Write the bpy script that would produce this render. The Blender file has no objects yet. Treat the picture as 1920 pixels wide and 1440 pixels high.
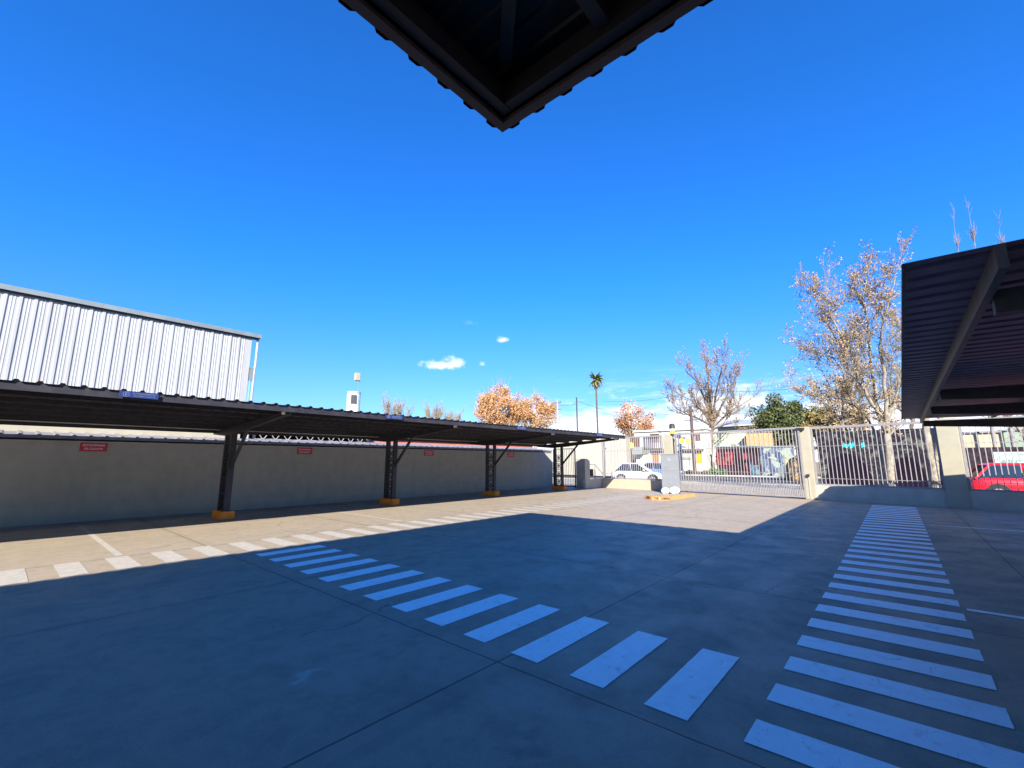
import bpy, bmesh, math, random
from mathutils import Vector, Matrix
C = bpy.context.scene
COL = C.collection
R = math.radians

# ------------------------------------------------------------------ camera
F = 830.0; PT = math.atan(144.5/830); PHI = R(40.9); H = 1.6
FW = Vector((math.cos(PHI)*math.cos(PT), math.sin(PHI)*math.cos(PT), math.sin(PT)))
RT = Vector((math.sin(PHI), -math.cos(PHI), 0)); UP = RT.cross(FW)
EYE = Vector((0, 0, H))
cam = bpy.data.cameras.new('camera'); camo = bpy.data.objects.new('camera', cam); COL.objects.link(camo)
cam.sensor_width = 36; cam.lens = F/1920*36; cam.clip_start = 0.05; cam.clip_end = 3000
m = Matrix((RT, UP, -FW)).transposed().to_4x4(); m.translation = EYE; camo.matrix_world = m
C.camera = camo
C.view_settings.view_transform = 'Standard'; C.view_settings.look = 'None'
C.view_settings.exposure = 1.40; C.view_settings.gamma = 1
C.render.resolution_x = 1024; C.render.resolution_y = 768

def ray(px, py): return FW*F + RT*(px-960) - UP*(py-720)
def at(px, py, X=None, Y=None, Z=None):
    d = ray(px, py)
    if X is not None: k = X/d.x
    elif Y is not None: k = Y/d.y
    else: k = (Z-H)/d.z
    return EYE + d*k

# ------------------------------------------------------------------ sun
SD = Vector((1.385, 1.05, -1.0)).normalized()
sun = bpy.data.lights.new('sun', 'SUN'); sun.energy = 5.0; sun.angle = R(0.53); sun.color = (1, 0.965, 0.83)
so = bpy.data.objects.new('sun', sun); COL.objects.link(so)
so.rotation_euler = SD.to_track_quat('-Z', 'Y').to_euler(); so.location = (-10, -10, 30)
ELEV = math.asin(-SD.z); ROT = math.atan2(-SD.x, -SD.y)

# ------------------------------------------------------------------ world
SKYK = 1.06; T_HI = (0.125, 0.60, 1.22); T_LO = (0.33, 0.47, 0.64)
def nd(t, kind, **kw):
    n = t.nodes.new(kind)
    for k, v in kw.items(): setattr(n, k, v)
    return n
def setin(t, n, i, v):
    if v is None: return
    if hasattr(v, 'links') or isinstance(v, bpy.types.NodeSocket): t.links.new(v, n.inputs[i])
    else: n.inputs[i].default_value = v
def mth(t, op, a, b=None, c=None, clamp=False):
    n = nd(t, 'ShaderNodeMath', operation=op); n.use_clamp = clamp
    setin(t, n, 0, a); setin(t, n, 1, b); setin(t, n, 2, c); return n.outputs[0]
def vm(t, op, a, b=None):
    n = nd(t, 'ShaderNodeVectorMath', operation=op)
    setin(t, n, 0, a); setin(t, n, 1, b)
    return n.outputs['Value'] if op in ('DOT_PRODUCT', 'LENGTH', 'DISTANCE') else n.outputs[0]
def mix(t, f, a, b, mode='MIX'):
    n = nd(t, 'ShaderNodeMix', data_type='RGBA', blend_type=mode)
    setin(t, n, 0, f)
    for i, v in ((6, a), (7, b)):
        if isinstance(v, tuple) and len(v) == 3: v = (*v, 1)
        setin(t, n, i, v)
    return n.outputs[2]
def sstep(t, v, lo, hi):
    n = nd(t, 'ShaderNodeMapRange', interpolation_type='SMOOTHSTEP')
    setin(t, n, 0, v); n.inputs[1].default_value = lo; n.inputs[2].default_value = hi
    return n.outputs[0]
def noise(t, vec, scale, detail=4, rough=.55, dist=0):
    n = nd(t, 'ShaderNodeTexNoise'); setin(t, n, 'Vector', vec)
    n.inputs['Scale'].default_value = scale; n.inputs['Detail'].default_value = detail
    n.inputs['Roughness'].default_value = rough; n.inputs['Distortion'].default_value = dist
    return n.outputs[0]

w = bpy.data.worlds.new('World'); C.world = w; w.use_nodes = True; t = w.node_tree; t.nodes.clear()
out = nd(t, 'ShaderNodeOutputWorld'); bg = nd(t, 'ShaderNodeBackground'); t.links.new(bg.outputs[0], out.inputs[0])
sky = nd(t, 'ShaderNodeTexSky', sky_type='NISHITA'); sky.sun_disc = False
sky.sun_elevation = ELEV; sky.sun_rotation = ROT; sky.altitude = 700; sky.air_density = 1.0; sky.dust_density = 0.4; sky.ozone_density = 3.0
tc = nd(t, 'ShaderNodeTexCoord'); D = tc.outputs['Generated']
sx = nd(t, 'ShaderNodeSeparateXYZ'); t.links.new(D, sx.inputs[0]); dz = sx.outputs[2]
# the clear winter blue of the photograph: thin red out of the sky light, least near the horizon
sc = vm(t, 'SCALE', sky.outputs[0]); sc.node.inputs[3].default_value = SKYK
hi = mix(t, 1.0, sc, T_HI, 'MULTIPLY'); lo = mix(t, 1.0, sc, T_LO, 'MULTIPLY')
base = mix(t, sstep(t, dz, .02, .42), lo, hi)
# clouds
nz = noise(t, vm(t, 'MULTIPLY', D, (1, 1, 3.2)), 9, 6, .6)
nz2 = noise(t, vm(t, 'MULTIPLY', D, (1, 1, 1.4)), 60, 5, .6)
def puff(px, py, rx, ry, soft=.35, amp=1.0):
    c = ray(px, py).normalized()
    e1 = Vector((0, 0, 1)).cross(c).normalized(); e2 = c.cross(e1)
    a = mth(t, 'DIVIDE', vm(t, 'DOT_PRODUCT', D, tuple(e1)), rx)
    b = mth(t, 'DIVIDE', vm(t, 'DOT_PRODUCT', D, tuple(e2)), ry)
    # flat bottom: stretch lower half
    b = mth(t, 'MULTIPLY', b, mth(t, 'ADD', 1.0, mth(t, 'MULTIPLY', mth(t, 'LESS_THAN', b, 0.0), .6)))
    r2 = mth(t, 'SQRT', mth(t, 'ADD', mth(t, 'MULTIPLY', a, a), mth(t, 'MULTIPLY', b, b)))
    f = mth(t, 'ADD', r2, mth(t, 'MULTIPLY', mth(t, 'SUBTRACT', nz2, .5), 1.5))
    s = sstep(t, f, 1.0, 1.0-soft*1.6)
    front = mth(t, 'GREATER_THAN', vm(t, 'DOT_PRODUCT', D, tuple(c)), 0.5)
    return mth(t, 'MULTIPLY', mth(t, 'MULTIPLY', s, front), amp)
cl = [puff(828, 686, .060, .016, .6, .92), puff(850, 682, .030, .020, .6, .92), puff(943, 638, .017, .010, .6, .8), puff(904, 683, .010, .008, .8, .55), puff(880, 606, .022, .009, 1.0, .14)]
m_ = cl[0]
for k in cl[1:]: m_ = mth(t, 'MAXIMUM', m_, k)
# low bank to the right of the view
cb = ray(1390, 800).normalized()
az = mth(t, 'DIVIDE', vm(t, 'DOT_PRODUCT', D, tuple(Vector((cb.x, cb.y, 0)).normalized())), 1.0)
azm = sstep(t, az, .85, .955)
hh = mth(t, 'ADD', dz, mth(t, 'MULTIPLY', mth(t, 'SUBTRACT', nz, .5), -.22))
bank = mth(t, 'MULTIPLY', sstep(t, hh, .135, .085), azm)
wisp = mth(t, 'MULTIPLY', mth(t, 'MULTIPLY', sstep(t, noise(t, vm(t, 'MULTIPLY', D, (1, 1, 9)), 7, 5, .6), .5, .8), .55), mth(t, 'MULTIPLY', sstep(t, dz, .22, .12), azm))
m_ = mth(t, 'MAXIMUM', m_, mth(t, 'MAXIMUM', bank, wisp))
fin = mix(t, m_, base, (5.4, 5.5, 5.9))
t.links.new(fin, bg.inputs[0]); bg.inputs[1].default_value = 0.10

# ------------------------------------------------------------------ materials
MATS = {}
def mat(name, col, rough=.6, metal=0.0, var=.12, scale=3.0, bump=0.0, bscale=40, spec=.5, streak=False, fn=None, alpha=None, island=0, emit=None):
    if name in MATS: return MATS[name]
    m = bpy.data.materials.new(name); m.use_nodes = True; t = m.node_tree
    p = t.nodes['Principled BSDF']
    tc = nd(t, 'ShaderNodeTexCoord'); o = tc.outputs['Object']
    v = vm(t, 'MULTIPLY', o, (1, 1, .12)) if streak else o
    n = noise(t, v, scale, 5, .6)
    lo = tuple(max(0, c*(1-var)) for c in col); hi = tuple(min(1, c*(1+var)) for c in col)
    c = mix(t, sstep(t, n, .3, .7), lo, hi)
    if island:
        gi = nd(t, 'ShaderNodeNewGeometry'); r = gi.outputs['Random Per Island']
        c = mix(t, mth(t, 'MULTIPLY', r, island), c, tuple(min(1, q*2.2) for q in col)) if island > 0 else c
    if fn: c = fn(t, o, c, p)
    t.links.new(c, p.inputs['Base Color'])
    p.inputs['Roughness'].default_value = rough; p.inputs['Metallic'].default_value = metal
    p.inputs['Specular IOR Level'].default_value = spec
    if bump:
        b = nd(t, 'ShaderNodeBump'); b.inputs['Strength'].default_value = bump; b.inputs['Distance'].default_value = .01
        t.links.new(noise(t, o, bscale, 4, .6), b.inputs['Height']); t.links.new(b.outputs[0], p.inputs['Normal'])
    if emit:
        p.inputs['Emission Color'].default_value = (*emit[0], 1); p.inputs['Emission Strength'].default_value = emit[1]
    MATS[name] = m; return m

def sepxyz(t, o):
    s = nd(t, 'ShaderNodeSeparateXYZ'); t.links.new(o, s.inputs[0]); return s.outputs

def concrete_fn(t, o, c, p):
    s = sepxyz(t, o)
    def nd_col(t, o, sc):
        n = nd(t, 'ShaderNodeTexNoise'); t.links.new(o, n.inputs['Vector']); n.inputs['Scale'].default_value = sc
        n.inputs['Detail'].default_value = 5
        v = vm(t, 'SUBTRACT', n.outputs['Color'], (.5, .5, .5)); return v
    wob = mth(t, 'MULTIPLY', mth(t, 'SUBTRACT', noise(t, o, 3, 3), .5), .02)
    def joint(coord, off, pitch, w):
        q = mth(t, 'DIVIDE', mth(t, 'SUBTRACT', mth(t, 'ADD', coord, wob), off), pitch)
        fr = mth(t, 'ABSOLUTE', mth(t, 'SUBTRACT', mth(t, 'FRACT', mth(t, 'ADD', q, .5)), .5))
        return sstep(t, mth(t, 'MULTIPLY', fr, pitch), w, w*.35)
    j = mth(t, 'MAXIMUM', joint(s[0], 2.88, 3.5, .013), joint(s[1], 2.65, 3.76, .013))
    jh = mth(t, 'MAXIMUM', joint(s[0], 2.88, 3.5, .16), joint(s[1], 2.65, 3.76, .16))
    big = noise(t, o, .35, 5, .6, .6); mid = noise(t, o, 1.6, 7, .7, .35)
    fine = noise(t, o, 55, 3, .7)
    trowel = noise(t, vm(t, 'MULTIPLY', o, (1, .25, 1)), 2.3, 4, .6, .6)
    c = mix(t, mth(t, 'MULTIPLY', sstep(t, big, .35, .7), .55), c, (.37, .30, .225))
    c = mix(t, mth(t, 'MULTIPLY', sstep(t, mid, .45, .75), .7), c, (.22, .18, .145))
    c = mix(t, mth(t, 'MULTIPLY', sstep(t, trowel, .62, .8), .25), c, (.50, .42, .34))
    c = mix(t, mth(t, 'MULTIPLY', sstep(t, fine, .35, .75), .38), c, (.19, .16, .13))
    grit = noise(t, o, 190, 2, .6); c = mix(t, mth(t, 'MULTIPLY', sstep(t, grit, .62, .72), .5), c, (.10, .09, .08))
    vo = nd(t, 'ShaderNodeTexVoronoi', feature='DISTANCE_TO_EDGE'); vo.inputs['Scale'].default_value = .16
    t.links.new(vm(t, 'ADD', o, vm(t, 'SCALE', nd_col(t, o, .9))), vo.inputs['Vector'])
    crack = mth(t, 'MULTIPLY', sstep(t, vo.outputs['Distance'], .0022, .0005), sstep(t, noise(t, o, .5, 2), .5, .6))
    c = mix(t, mth(t, 'MULTIPLY', crack, .55), c, (.06, .05, .045))
    ty = noise(t, vm(t, 'MULTIPLY', o, (.12, 3.2, 1)), 1.0, 3, .5, .4); c = mix(t, mth(t, 'MULTIPLY', sstep(t, ty, .60, .72), .22), c, (.12, .10, .09))
    drip = nd(t, 'ShaderNodeTexVoronoi'); drip.inputs['Scale'].default_value = 1.3; drip.inputs['Randomness'].default_value = 1
    t.links.new(vm(t, 'ADD', o, vm(t, 'SCALE', nd_col(t, o, 6))), drip.inputs['Vector'])
    c = mix(t, mth(t, 'MULTIPLY', sstep(t, drip.outputs['Distance'], .10, .04), mth(t, 'MULTIPLY', sstep(t, noise(t, o, .7, 2), .5, .62), .45)), c, (.10, .085, .075))
    mot = noise(t, o, 5.5, 6, .75, .4); c = mix(t, mth(t, 'MULTIPLY', sstep(t, mot, .45, .72), .38), c, (.17, .14, .115))
    # tyre and oil stains near the camera, pale marks; last spot paints stray light
    def spot(x, y, r, amt, col):
        nonlocal c
        d = vm(t, 'DISTANCE', vm(t, 'ADD', o, vm(t, 'SCALE', nd_col(t, o, 2.6))), (x, y, 0))
        c = mix(t, mth(t, 'MULTIPLY', sstep(t, d, r, r*.3), amt), c, col)
    for a in ((1.9, 1.55, .22, .55, (.11, .10, .095)), (2.25, 1.75, .16, .45, (.10, .09, .085)), (1.75, 3.6, .11, .5, (.5, .46, .42)), (1.95, 3.5, .08, .45, (.5, .46, .42)), (6.9, 4.3, .5, .3, (.42, .4, .37)), (9.4, -1.6, .6, .35, (.42, .39, .34))):
        spot(*a)
    c = mix(t, mth(t, 'MULTIPLY', jh, .12), c, (.15, .13, .11))
    c = mix(t, mth(t, 'MULTIPLY', j, .8), c, (.05, .045, .04))
    rr = nd(t, 'ShaderNodeMapRange'); t.links.new(mid, rr.inputs[0]); rr.inputs[1].default_value = .35; rr.inputs[2].default_value = .7
    rr.inputs[3].default_value = .42; rr.inputs[4].default_value = .68; t.links.new(rr.outputs[0], p.inputs['Roughness'])
    b = nd(t, 'ShaderNodeBump'); b.inputs['Strength'].default_value = .35; b.inputs['Distance'].default_value = .004
    hgt = mth(t, 'SUBTRACT', mth(t, 'ADD', mth(t, 'MULTIPLY', fine, .5), mid), mth(t, 'MULTIPLY', j, 2.5))
    t.links.new(hgt, b.inputs['Height']); t.links.new(b.outputs[0], p.inputs['Normal'])
    return c
def worn_fn(worn=(.30, .27, .24), amt=.5):
    def f(t, o, c, p):
        a = noise(t, o, 7, 6, .7, .8); b = noise(t, vm(t, 'MULTIPLY', o, (1, 6, 1)), 4, 5, .7, 1)
        c = mix(t, mth(t, 'MULTIPLY', sstep(t, a, .55, .75), amt), c, worn)
        c = mix(t, mth(t, 'MULTIPLY', sstep(t, b, .60, .74), amt*.8), c, tuple(q*.75 for q in worn))
        sc = noise(t, vm(t, 'MULTIPLY', o, (2, 1, 1)), 13, 3, .5, 2.5)
        return mix(t, mth(t, 'MULTIPLY', sstep(t, sc, .735, .76), .8), c, (.07, .065, .06))
    return f
def wall_fn(t, o, c, p):
    s = sepxyz(t, o)
    st = noise(t, vm(t, 'MULTIPLY', o, (2.2, 2.2, .25)), 1.5, 6, .65, .5)
    bl = noise(t, o, .8, 5, .6, .4)
    c = mix(t, mth(t, 'MULTIPLY', sstep(t, st, .48, .75), .25), c, (.29, .25, .20))
    c = mix(t, mth(t, 'MULTIPLY', sstep(t, bl, .45, .75), .30), c, (.46, .41, .34))
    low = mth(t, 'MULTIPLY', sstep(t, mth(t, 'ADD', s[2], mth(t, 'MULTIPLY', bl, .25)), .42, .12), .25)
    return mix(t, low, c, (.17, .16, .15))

M = lambda n, *a, **k: mat(n, *a, **k)
m_floor = M('concrete_slab', (.36, .280, .202), .55, spec=.20, fn=concrete_fn, var=.06, scale=.8)
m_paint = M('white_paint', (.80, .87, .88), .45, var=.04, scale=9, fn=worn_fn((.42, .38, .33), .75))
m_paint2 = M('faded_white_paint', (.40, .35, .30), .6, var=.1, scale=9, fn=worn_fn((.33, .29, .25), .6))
m_wall = M('grey_render', (.40, .36, .30), .85, fn=wall_fn, bump=.3, bscale=30, var=.06)
m_cap = M('coping', (.42, .40, .36), .8, var=.15, scale=5)
m_cream = M('cream_render', (.34, .30, .225), .85, var=.06, scale=2, bump=.15, bscale=30)
m_lowwall = M('lowwall_render', (.44, .37, .30), .85, var=.10, scale=1.5, bump=.2)
m_steel = M('dark_steel_paint', (.030, .027, .034), .5, var=.25, scale=6, spec=.4)
m_sheetu = M('dark_sheet', (.045, .040, .052), .5, var=.2, scale=3, spec=.35)
m_beamlit = M('lit_purlin', (.10, .085, .085), .5, var=.2, scale=5)  # steel lightened for the front purlin, its lit face put into the colour
m_galv = M('galvanised', (.50, .49, .49), .42, metal=.45, var=.12, scale=14, streak=True)
m_flash = M('weathered_zinc', (.19, .18, .21), .5, metal=.3, var=.25, scale=4, streak=False)
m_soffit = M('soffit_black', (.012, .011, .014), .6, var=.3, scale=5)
m_black = M('black_gap', (.008, .008, .010), .8)
m_orange = M('orange_paint', (.75, .21, .012), .6, var=.15, scale=8, fn=lambda t, o, c, p: mix(t, mth(t, 'MULTIPLY', sstep(t, noise(t, o, 9, 6, .7), .6, .75), .5), c, (.35, .2, .1)))
m_red = M('red_sign', (.55, .03, .05), .5, var=.06)
m_blue = M('blue_sign', (.012, .028, .13), .5, var=.06)
m_white = M('white_plastic', (.78, .78, .76), .5, var=.04)
m_blet = M('dim_letters', (.16, .19, .30), .5)
m_lettr = M('sign_letters', (.75, .72, .72), .5, var=.04)
m_shed = M('white_cladding', (.355, .35, .36), .5, metal=.0, var=.10, scale=2.5, streak=True)
m_trim = M('grey_trim', (.20, .225, .235), .5, metal=.2, var=.1)
m_fence = M('grey_fence_paint', (.25, .23, .235), .5, metal=.1, var=.12, scale=10)
m_bar = M('bar_paint', (.33, .30, .30), .5, metal=.1, var=.12, scale=10)
m_cab = M('cabinet_grey', (.15, .155, .17), .5, var=.07, scale=4, spec=.4)
m_asph = M('asphalt', (.075, .070, .072), .85, var=.25, scale=2, bump=.4, bscale=60)
m_side = M('pavement', (.33, .29, .24), .85, var=.15, scale=1.5, bump=.3)
m_dirt = M('dry_earth', (.25, .17, .09), .95, var=.25, scale=1.2, bump=.5, fn=lambda t, o, c, p: mix(t, sstep(t, noise(t, o, .5, 5, .6), .45, .65), c, (.16, .15, .06)))
m_glass = M('dark_glass', (.012, .014, .018), .08, spec=.8)
m_rubber = M('rubber', (.015, .015, .015), .8)
m_rim = M('rim', (.4, .4, .42), .3, metal=.7)

# ------------------------------------------------------------------ mesh helpers
class MB:
    def __init__(s): s.v = []; s.f = []
    def add(s, vs, fs):
        n = len(s.v); s.v += [tuple(v) for v in vs]; s.f += [tuple(i+n for i in f) for f in fs]; return s
    def box(s, a, b):
        x0, y0, z0 = a; x1, y1, z1 = b
        if x0 > x1: x0, x1 = x1, x0
        if y0 > y1: y0, y1 = y1, y0
        if z0 > z1: z0, z1 = z1, z0
        return s.add([(x0,y0,z0),(x1,y0,z0),(x1,y1,z0),(x0,y1,z0),(x0,y0,z1),(x1,y0,z1),(x1,y1,z1),(x0,y1,z1)],
                     [(0,3,2,1),(4,5,6,7),(0,1,5,4),(1,2,6,5),(2,3,7,6),(3,0,4,7)])
    def obox(s, c, ax, ay, az, hx, hy, hz):
        c = Vector(c); vs = []
        for k in (-1, 1):
            for (i, j) in ((-1,-1),(1,-1),(1,1),(-1,1)): vs.append(c+ax*hx*i+ay*hy*j+az*hz*k)
        return s.add(vs, [(0,3,2,1),(4,5,6,7),(0,1,5,4),(1,2,6,5),(2,3,7,6),(3,0,4,7)])
    def bar(s, a, b, w, h=None, up=(0,0,1)):
        a = Vector(a); b = Vector(b); d = b-a; L = d.length
        if L < 1e-6: return s
        d /= L; u = Vector(up)
        if abs(d.dot(u)) > .98: u = Vector((1, 0, 0))
        sd = d.cross(u).normalized(); u = sd.cross(d)
        return s.obox((a+b)/2, d, sd, u, L/2, w/2, (h or w)/2)
    def tube(s, pts, rad, k=6, cap=True):
        pts = [Vector(p) for p in pts]; n = len(s.v); m = len(pts)
        u = None
        for i, p in enumerate(pts):
            d = (pts[min(i+1, m-1)]-pts[max(i-1, 0)])
            if d.length < 1e-9: d = Vector((0, 0, 1))
            d.normalize()
            if u is None: u = d.orthogonal().normalized()
            else:
                u = u-d*u.dot(d)
                if u.length < 1e-6: u = d.orthogonal()
                u.normalize()
            q = d.cross(u); r = rad[i] if isinstance(rad, (list, tuple)) else rad
            for j in range(k):
                a = 2*math.pi*j/k; s.v.append(tuple(p+(u*math.cos(a)+q*math.sin(a))*r))
        for i in range(m-1):
            for j in range(k):
                a = n+i*k+j; b = n+i*k+(j+1) % k; s.f.append((a, b, b+k, a+k))
        if cap: s.f.append(tuple(n+j for j in range(k))[::-1]); s.f.append(tuple(n+(m-1)*k+j for j in range(k)))
        return s
    def prism(s, poly, ext):
        ext = Vector(ext); n = len(poly); vs = [Vector(p) for p in poly]; vs += [v+ext for v in vs]
        return s.add(vs, [tuple(range(n))[::-1], tuple(range(n, 2*n))]+[(i, (i+1) % n, n+(i+1) % n, n+i) for i in range(n)])
    def quad(s, *p): return s.add(p, [tuple(range(len(p)))])
    def build(s, name, mt, parent=None, smooth=False, bevel=0, loc=None):
        me = bpy.data.meshes.new(name); o = bpy.data.objects.new(name, me)
        if parent is not None:
            off = Vector(parent_world(parent)); vs = [tuple(Vector(v)-off) for v in s.v]
        else: vs = s.v
        me.from_pydata(vs, [], s.f); me.update()
        bm = bmesh.new(); bm.from_mesh(me); bmesh.ops.recalc_face_normals(bm, faces=bm.faces)
        if bevel: bmesh.ops.bevel(bm, geom=bm.edges[:], offset=bevel, segments=2, affect='EDGES', clamp_overlap=True)
        bm.to_mesh(me); bm.free()
        if smooth:
            for p in me.polygons: p.use_smooth = True
        me.materials.append(mt); COL.objects.link(o)
        if parent is not None: o.parent = parent
        return o
def parent_world(o):
    v = Vector(o.location)
    while o.parent: o = o.parent; v += o.location
    return v
def tag(o, label=None, cat=None, group=None, kind=None):
    for k, v in (('label', label), ('category', cat), ('group', group), ('kind', kind)):
        if v: o[k] = v
    return o
def thing(name, label, cat, loc=(0, 0, 0), group=None):
    o = bpy.data.objects.new(name, None); COL.objects.link(o); o.location = loc; o.empty_display_size = .2
    return tag(o, label, cat, group)
def struct(name, mb, mt, label=None): 
    o = mb.build(name, mt); o['kind'] = 'structure'
    if label: o['label'] = label
    return o
def copy_thing(src, delta, label):
    r = src.copy(); COL.objects.link(r); r.location = Vector(src.location)+Vector(delta); r['label'] = label
    def rec(a, b):
        for ch in a.children:
            c = ch.copy(); COL.objects.link(c); c.parent = b; rec(ch, c)
    rec(src, r); return r
def text(name, body, size, mt, parent, origin, xd, yd, depth=.002, align='CENTER', sx_=1.0, bold=0.0):
    cu = bpy.data.curves.new(name, 'FONT'); cu.body = body; cu.size = size; cu.align_x = align; cu.align_y = 'CENTER'; cu.extrude = depth; cu.offset = bold
    tmp = bpy.data.objects.new(name+'_tmp', cu); COL.objects.link(tmp)
    dg = bpy.context.evaluated_depsgraph_get(); me = bpy.data.meshes.new_from_object(tmp.evaluated_get(dg)); bpy.data.objects.remove(tmp)
    xd = Vector(xd).normalized(); yd = Vector(yd).normalized(); zd = xd.cross(yd)
    off = Vector(parent_world(parent)) if parent else Vector()
    for v in me.vertices:
        c = v.co.copy(); v.co = Vector(origin)+xd*c.x*sx_+yd*c.y+zd*c.z-off
    me.materials.clear(); me.materials.append(mt)
    o = bpy.data.objects.new(name, me); COL.objects.link(o); o.parent = parent; return o
def corr(prof, P0, U, V, N, thick=.004):
    """corrugated sheet: prof=[(s,h)] across U, extruded along V"""
    mb = MB(); P0 = Vector(P0); U = Vector(U).normalized(); V = Vector(V); N = Vector(N).normalized(); n = len(prof)
    vs = []
    for tt in (0, -thick):
        for (s_, h_) in prof:
            p = P0+U*s_+N*(h_+tt); vs += [p, p+V]
    fs = []
    for i in range(n-1):
        a = 2*i; fs.append((a, a+1, a+3, a+2)); b = 2*n+2*i; fs.append((b, b+2, b+3, b+1))
        fs.append((a, a+2, b+2, b)); fs.append((a+1, b+1, b+3, a+3))
    fs.append((0, 2*n, 2*n+1, 1)); e = 2*(n-1); fs.append((e, e+1, 2*n+e+1, 2*n+e))
    return mb.add(vs, fs)
def ribs(L, pitch, wb, wt, h, s0=0.0, minor=0):
    pr = [(0, 0)]; s = s0
    while s+pitch <= L+1e-6:
        c = s+pitch/2
        pr += [(c-wb/2, 0), (c-wt/2, h), (c+wt/2, h), (c+wb/2, 0)]
        if minor:
            for q in (1, 2):
                x = c+wb/2+(pitch-wb)*q/3
                if x+.02 < L: pr += [(x-.018, 0), (x-.008, minor), (x+.008, minor), (x+.018, 0)]
        s += pitch
    if pr[-1][0] < L: pr.append((L, 0))
    return pr

# ================================================================== GROUND
struct('ground', MB().quad((-300,-300,-.03),(900,-300,-.03),(900,900,-.03),(-300,900,-.03)), m_dirt)
struct('parking_lot', MB().quad((-25,-25,0),(26.5,-25,0),(26.5,24,0),(-25,24,0)), m_floor)
struct('pavement', MB().quad((26.5,-120,.0),(35.5,-120,.0),(35.5,160,.0),(26.5,160,.0)), m_side)
struct('road', MB().quad((35.6,-150,-.012),(52,-150,-.012),(52,200,-.012),(35.6,200,-.012)), m_asph)
struct('kerb', MB().box((35.35,-120,-.03),(35.6,160,.035)), m_cap)
struct('far_verge', MB().quad((52,-150,-.004),(58,-150,-.004),(58,200,-.004),(52,200,-.004)), m_dirt)
struct('far_kerb', MB().box((51.8,-120,-.03),(52.1,160,.10)), m_cap)
# painted markings (4 mm above)
_rp = random.Random(4)
def stripe(mb, p, n=22, a=.0016):
    pts = []
    for i in range(4):
        A = Vector(p[i]); B = Vector(p[(i+1) % 4]); m_n = n if (B-A).length > .6 else 5
        for k in range(m_n):
            q = A.lerp(B, k/m_n); pts.append((q.x+_rp.uniform(-a, a), q.y+_rp.uniform(-a, a), q.z))
    mb.add(pts, [tuple(range(len(pts)))])
mb = MB()
for k in range(13):
    y1 = 8.68-.6*k; x0 = 3.19-.012*k; x1 = 4.345-.009*k
    stripe(mb, ((x0, y1-.29, .004), (x1, y1-.29, .004), (x1-.005, y1, .004), (x0+.005, y1, .004)))
struct('zebra_crossing', mb, m_paint, 'zebra crossing of thirteen white bars running diagonally up through the shade')
mb = MB()
for k in range(31):
    x0 = 3.05+.6*k; ya = .87+.004*k; yb = -.345+.0045*k
    stripe(mb, ((x0, yb, .004), (x0+.3, yb, .004), (x0+.3, ya, .004), (x0, ya, .004)))
struct('zebra_crossing', mb, m_paint, 'long narrow zebra crossing beside the right carport, leading to the fence')
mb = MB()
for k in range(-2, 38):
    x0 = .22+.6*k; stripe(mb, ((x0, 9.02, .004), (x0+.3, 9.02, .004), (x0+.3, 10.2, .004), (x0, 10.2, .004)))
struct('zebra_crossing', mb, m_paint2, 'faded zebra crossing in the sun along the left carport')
mb = MB()
for x in (-4.2, 1.63, 7.4, 13.1, 18.8): mb.quad((x-.05, 10.3, .004), (x+.05, 10.3, .004), (x+.05, 15.9, .004), (x-.05, 15.9, .004))
struct('parking_line', mb, m_paint2)
mb = MB()
for x in (7.17, 15.75): mb.quad((x-.05, -7, .004), (x+.05, -7, .004), (x+.05, -.36, .004), (x-.05, -.36, .004))
struct('parking_line', mb, m_paint)

# ================================================================== LEFT WALL
bw = thing('boundary_wall', 'long grey rendered wall behind the left carport, topped by a zinc flashing', 'wall', (10, 16.75, 0))
MB().box((-14, 16.75, 0), (23.25, 16.95, 2.10)).build('wall', m_wall, bw)
MB().box((-14, 16.73, 2.10), (23.27, 16.97, 2.135)).build('coping', m_cap, bw)
MB().box((-14, 16.80, 2.135), (23.2, 16.97, 2.185)).build('shadow_gap', m_black, bw)
mb = MB().box((-14, 16.72, 2.185), (23.2, 16.98, 2.27))
mb.build('gutter', m_flash, bw)
corr(ribs(37, .33, .10, .05, .028), (-14, 16.76, 2.27), (1, 0, 0), (0, 1.6, .16), (0, 0, 1)).build('flashing_sheet', m_flash, bw)
MB().tube([(-14, 16.70, 2.16), (3, 16.70, 2.155), (23.1, 16.70, 2.16)], .010, 5).build('cable', m_black, bw)

# red signs
rs = thing('wall_sign', 'red parking sign on the grey wall, nearest, left of the first column', 'sign', (1.76, 16.74, 1.985), 'red signs on the grey wall')
MB().box((1.48, 16.735, 1.86), (2.04, 16.748, 2.11)).build('plate', m_red, rs)
text('lettering', 'ESTACIONAR', .075, m_lettr, rs, (1.76, 16.732, 2.025), (1, 0, 0), (0, 0, 1), sx_=1.0, bold=.001)
text('lettering', 'DE CULATA', .075, m_lettr, rs, (1.76, 16.732, 1.93), (1, 0, 0), (0, 0, 1), sx_=.95, bold=.001)
for d, l in ((5.78, 'red parking sign on the grey wall between the first and second carport columns'), (11.6, 'red parking sign on the grey wall between the second and third carport columns'), (17.47, 'red parking sign on the grey wall, farthest, right of the third column')):
    copy_thing(rs, (d, 0, -.008*d/5.8), l)

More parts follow.
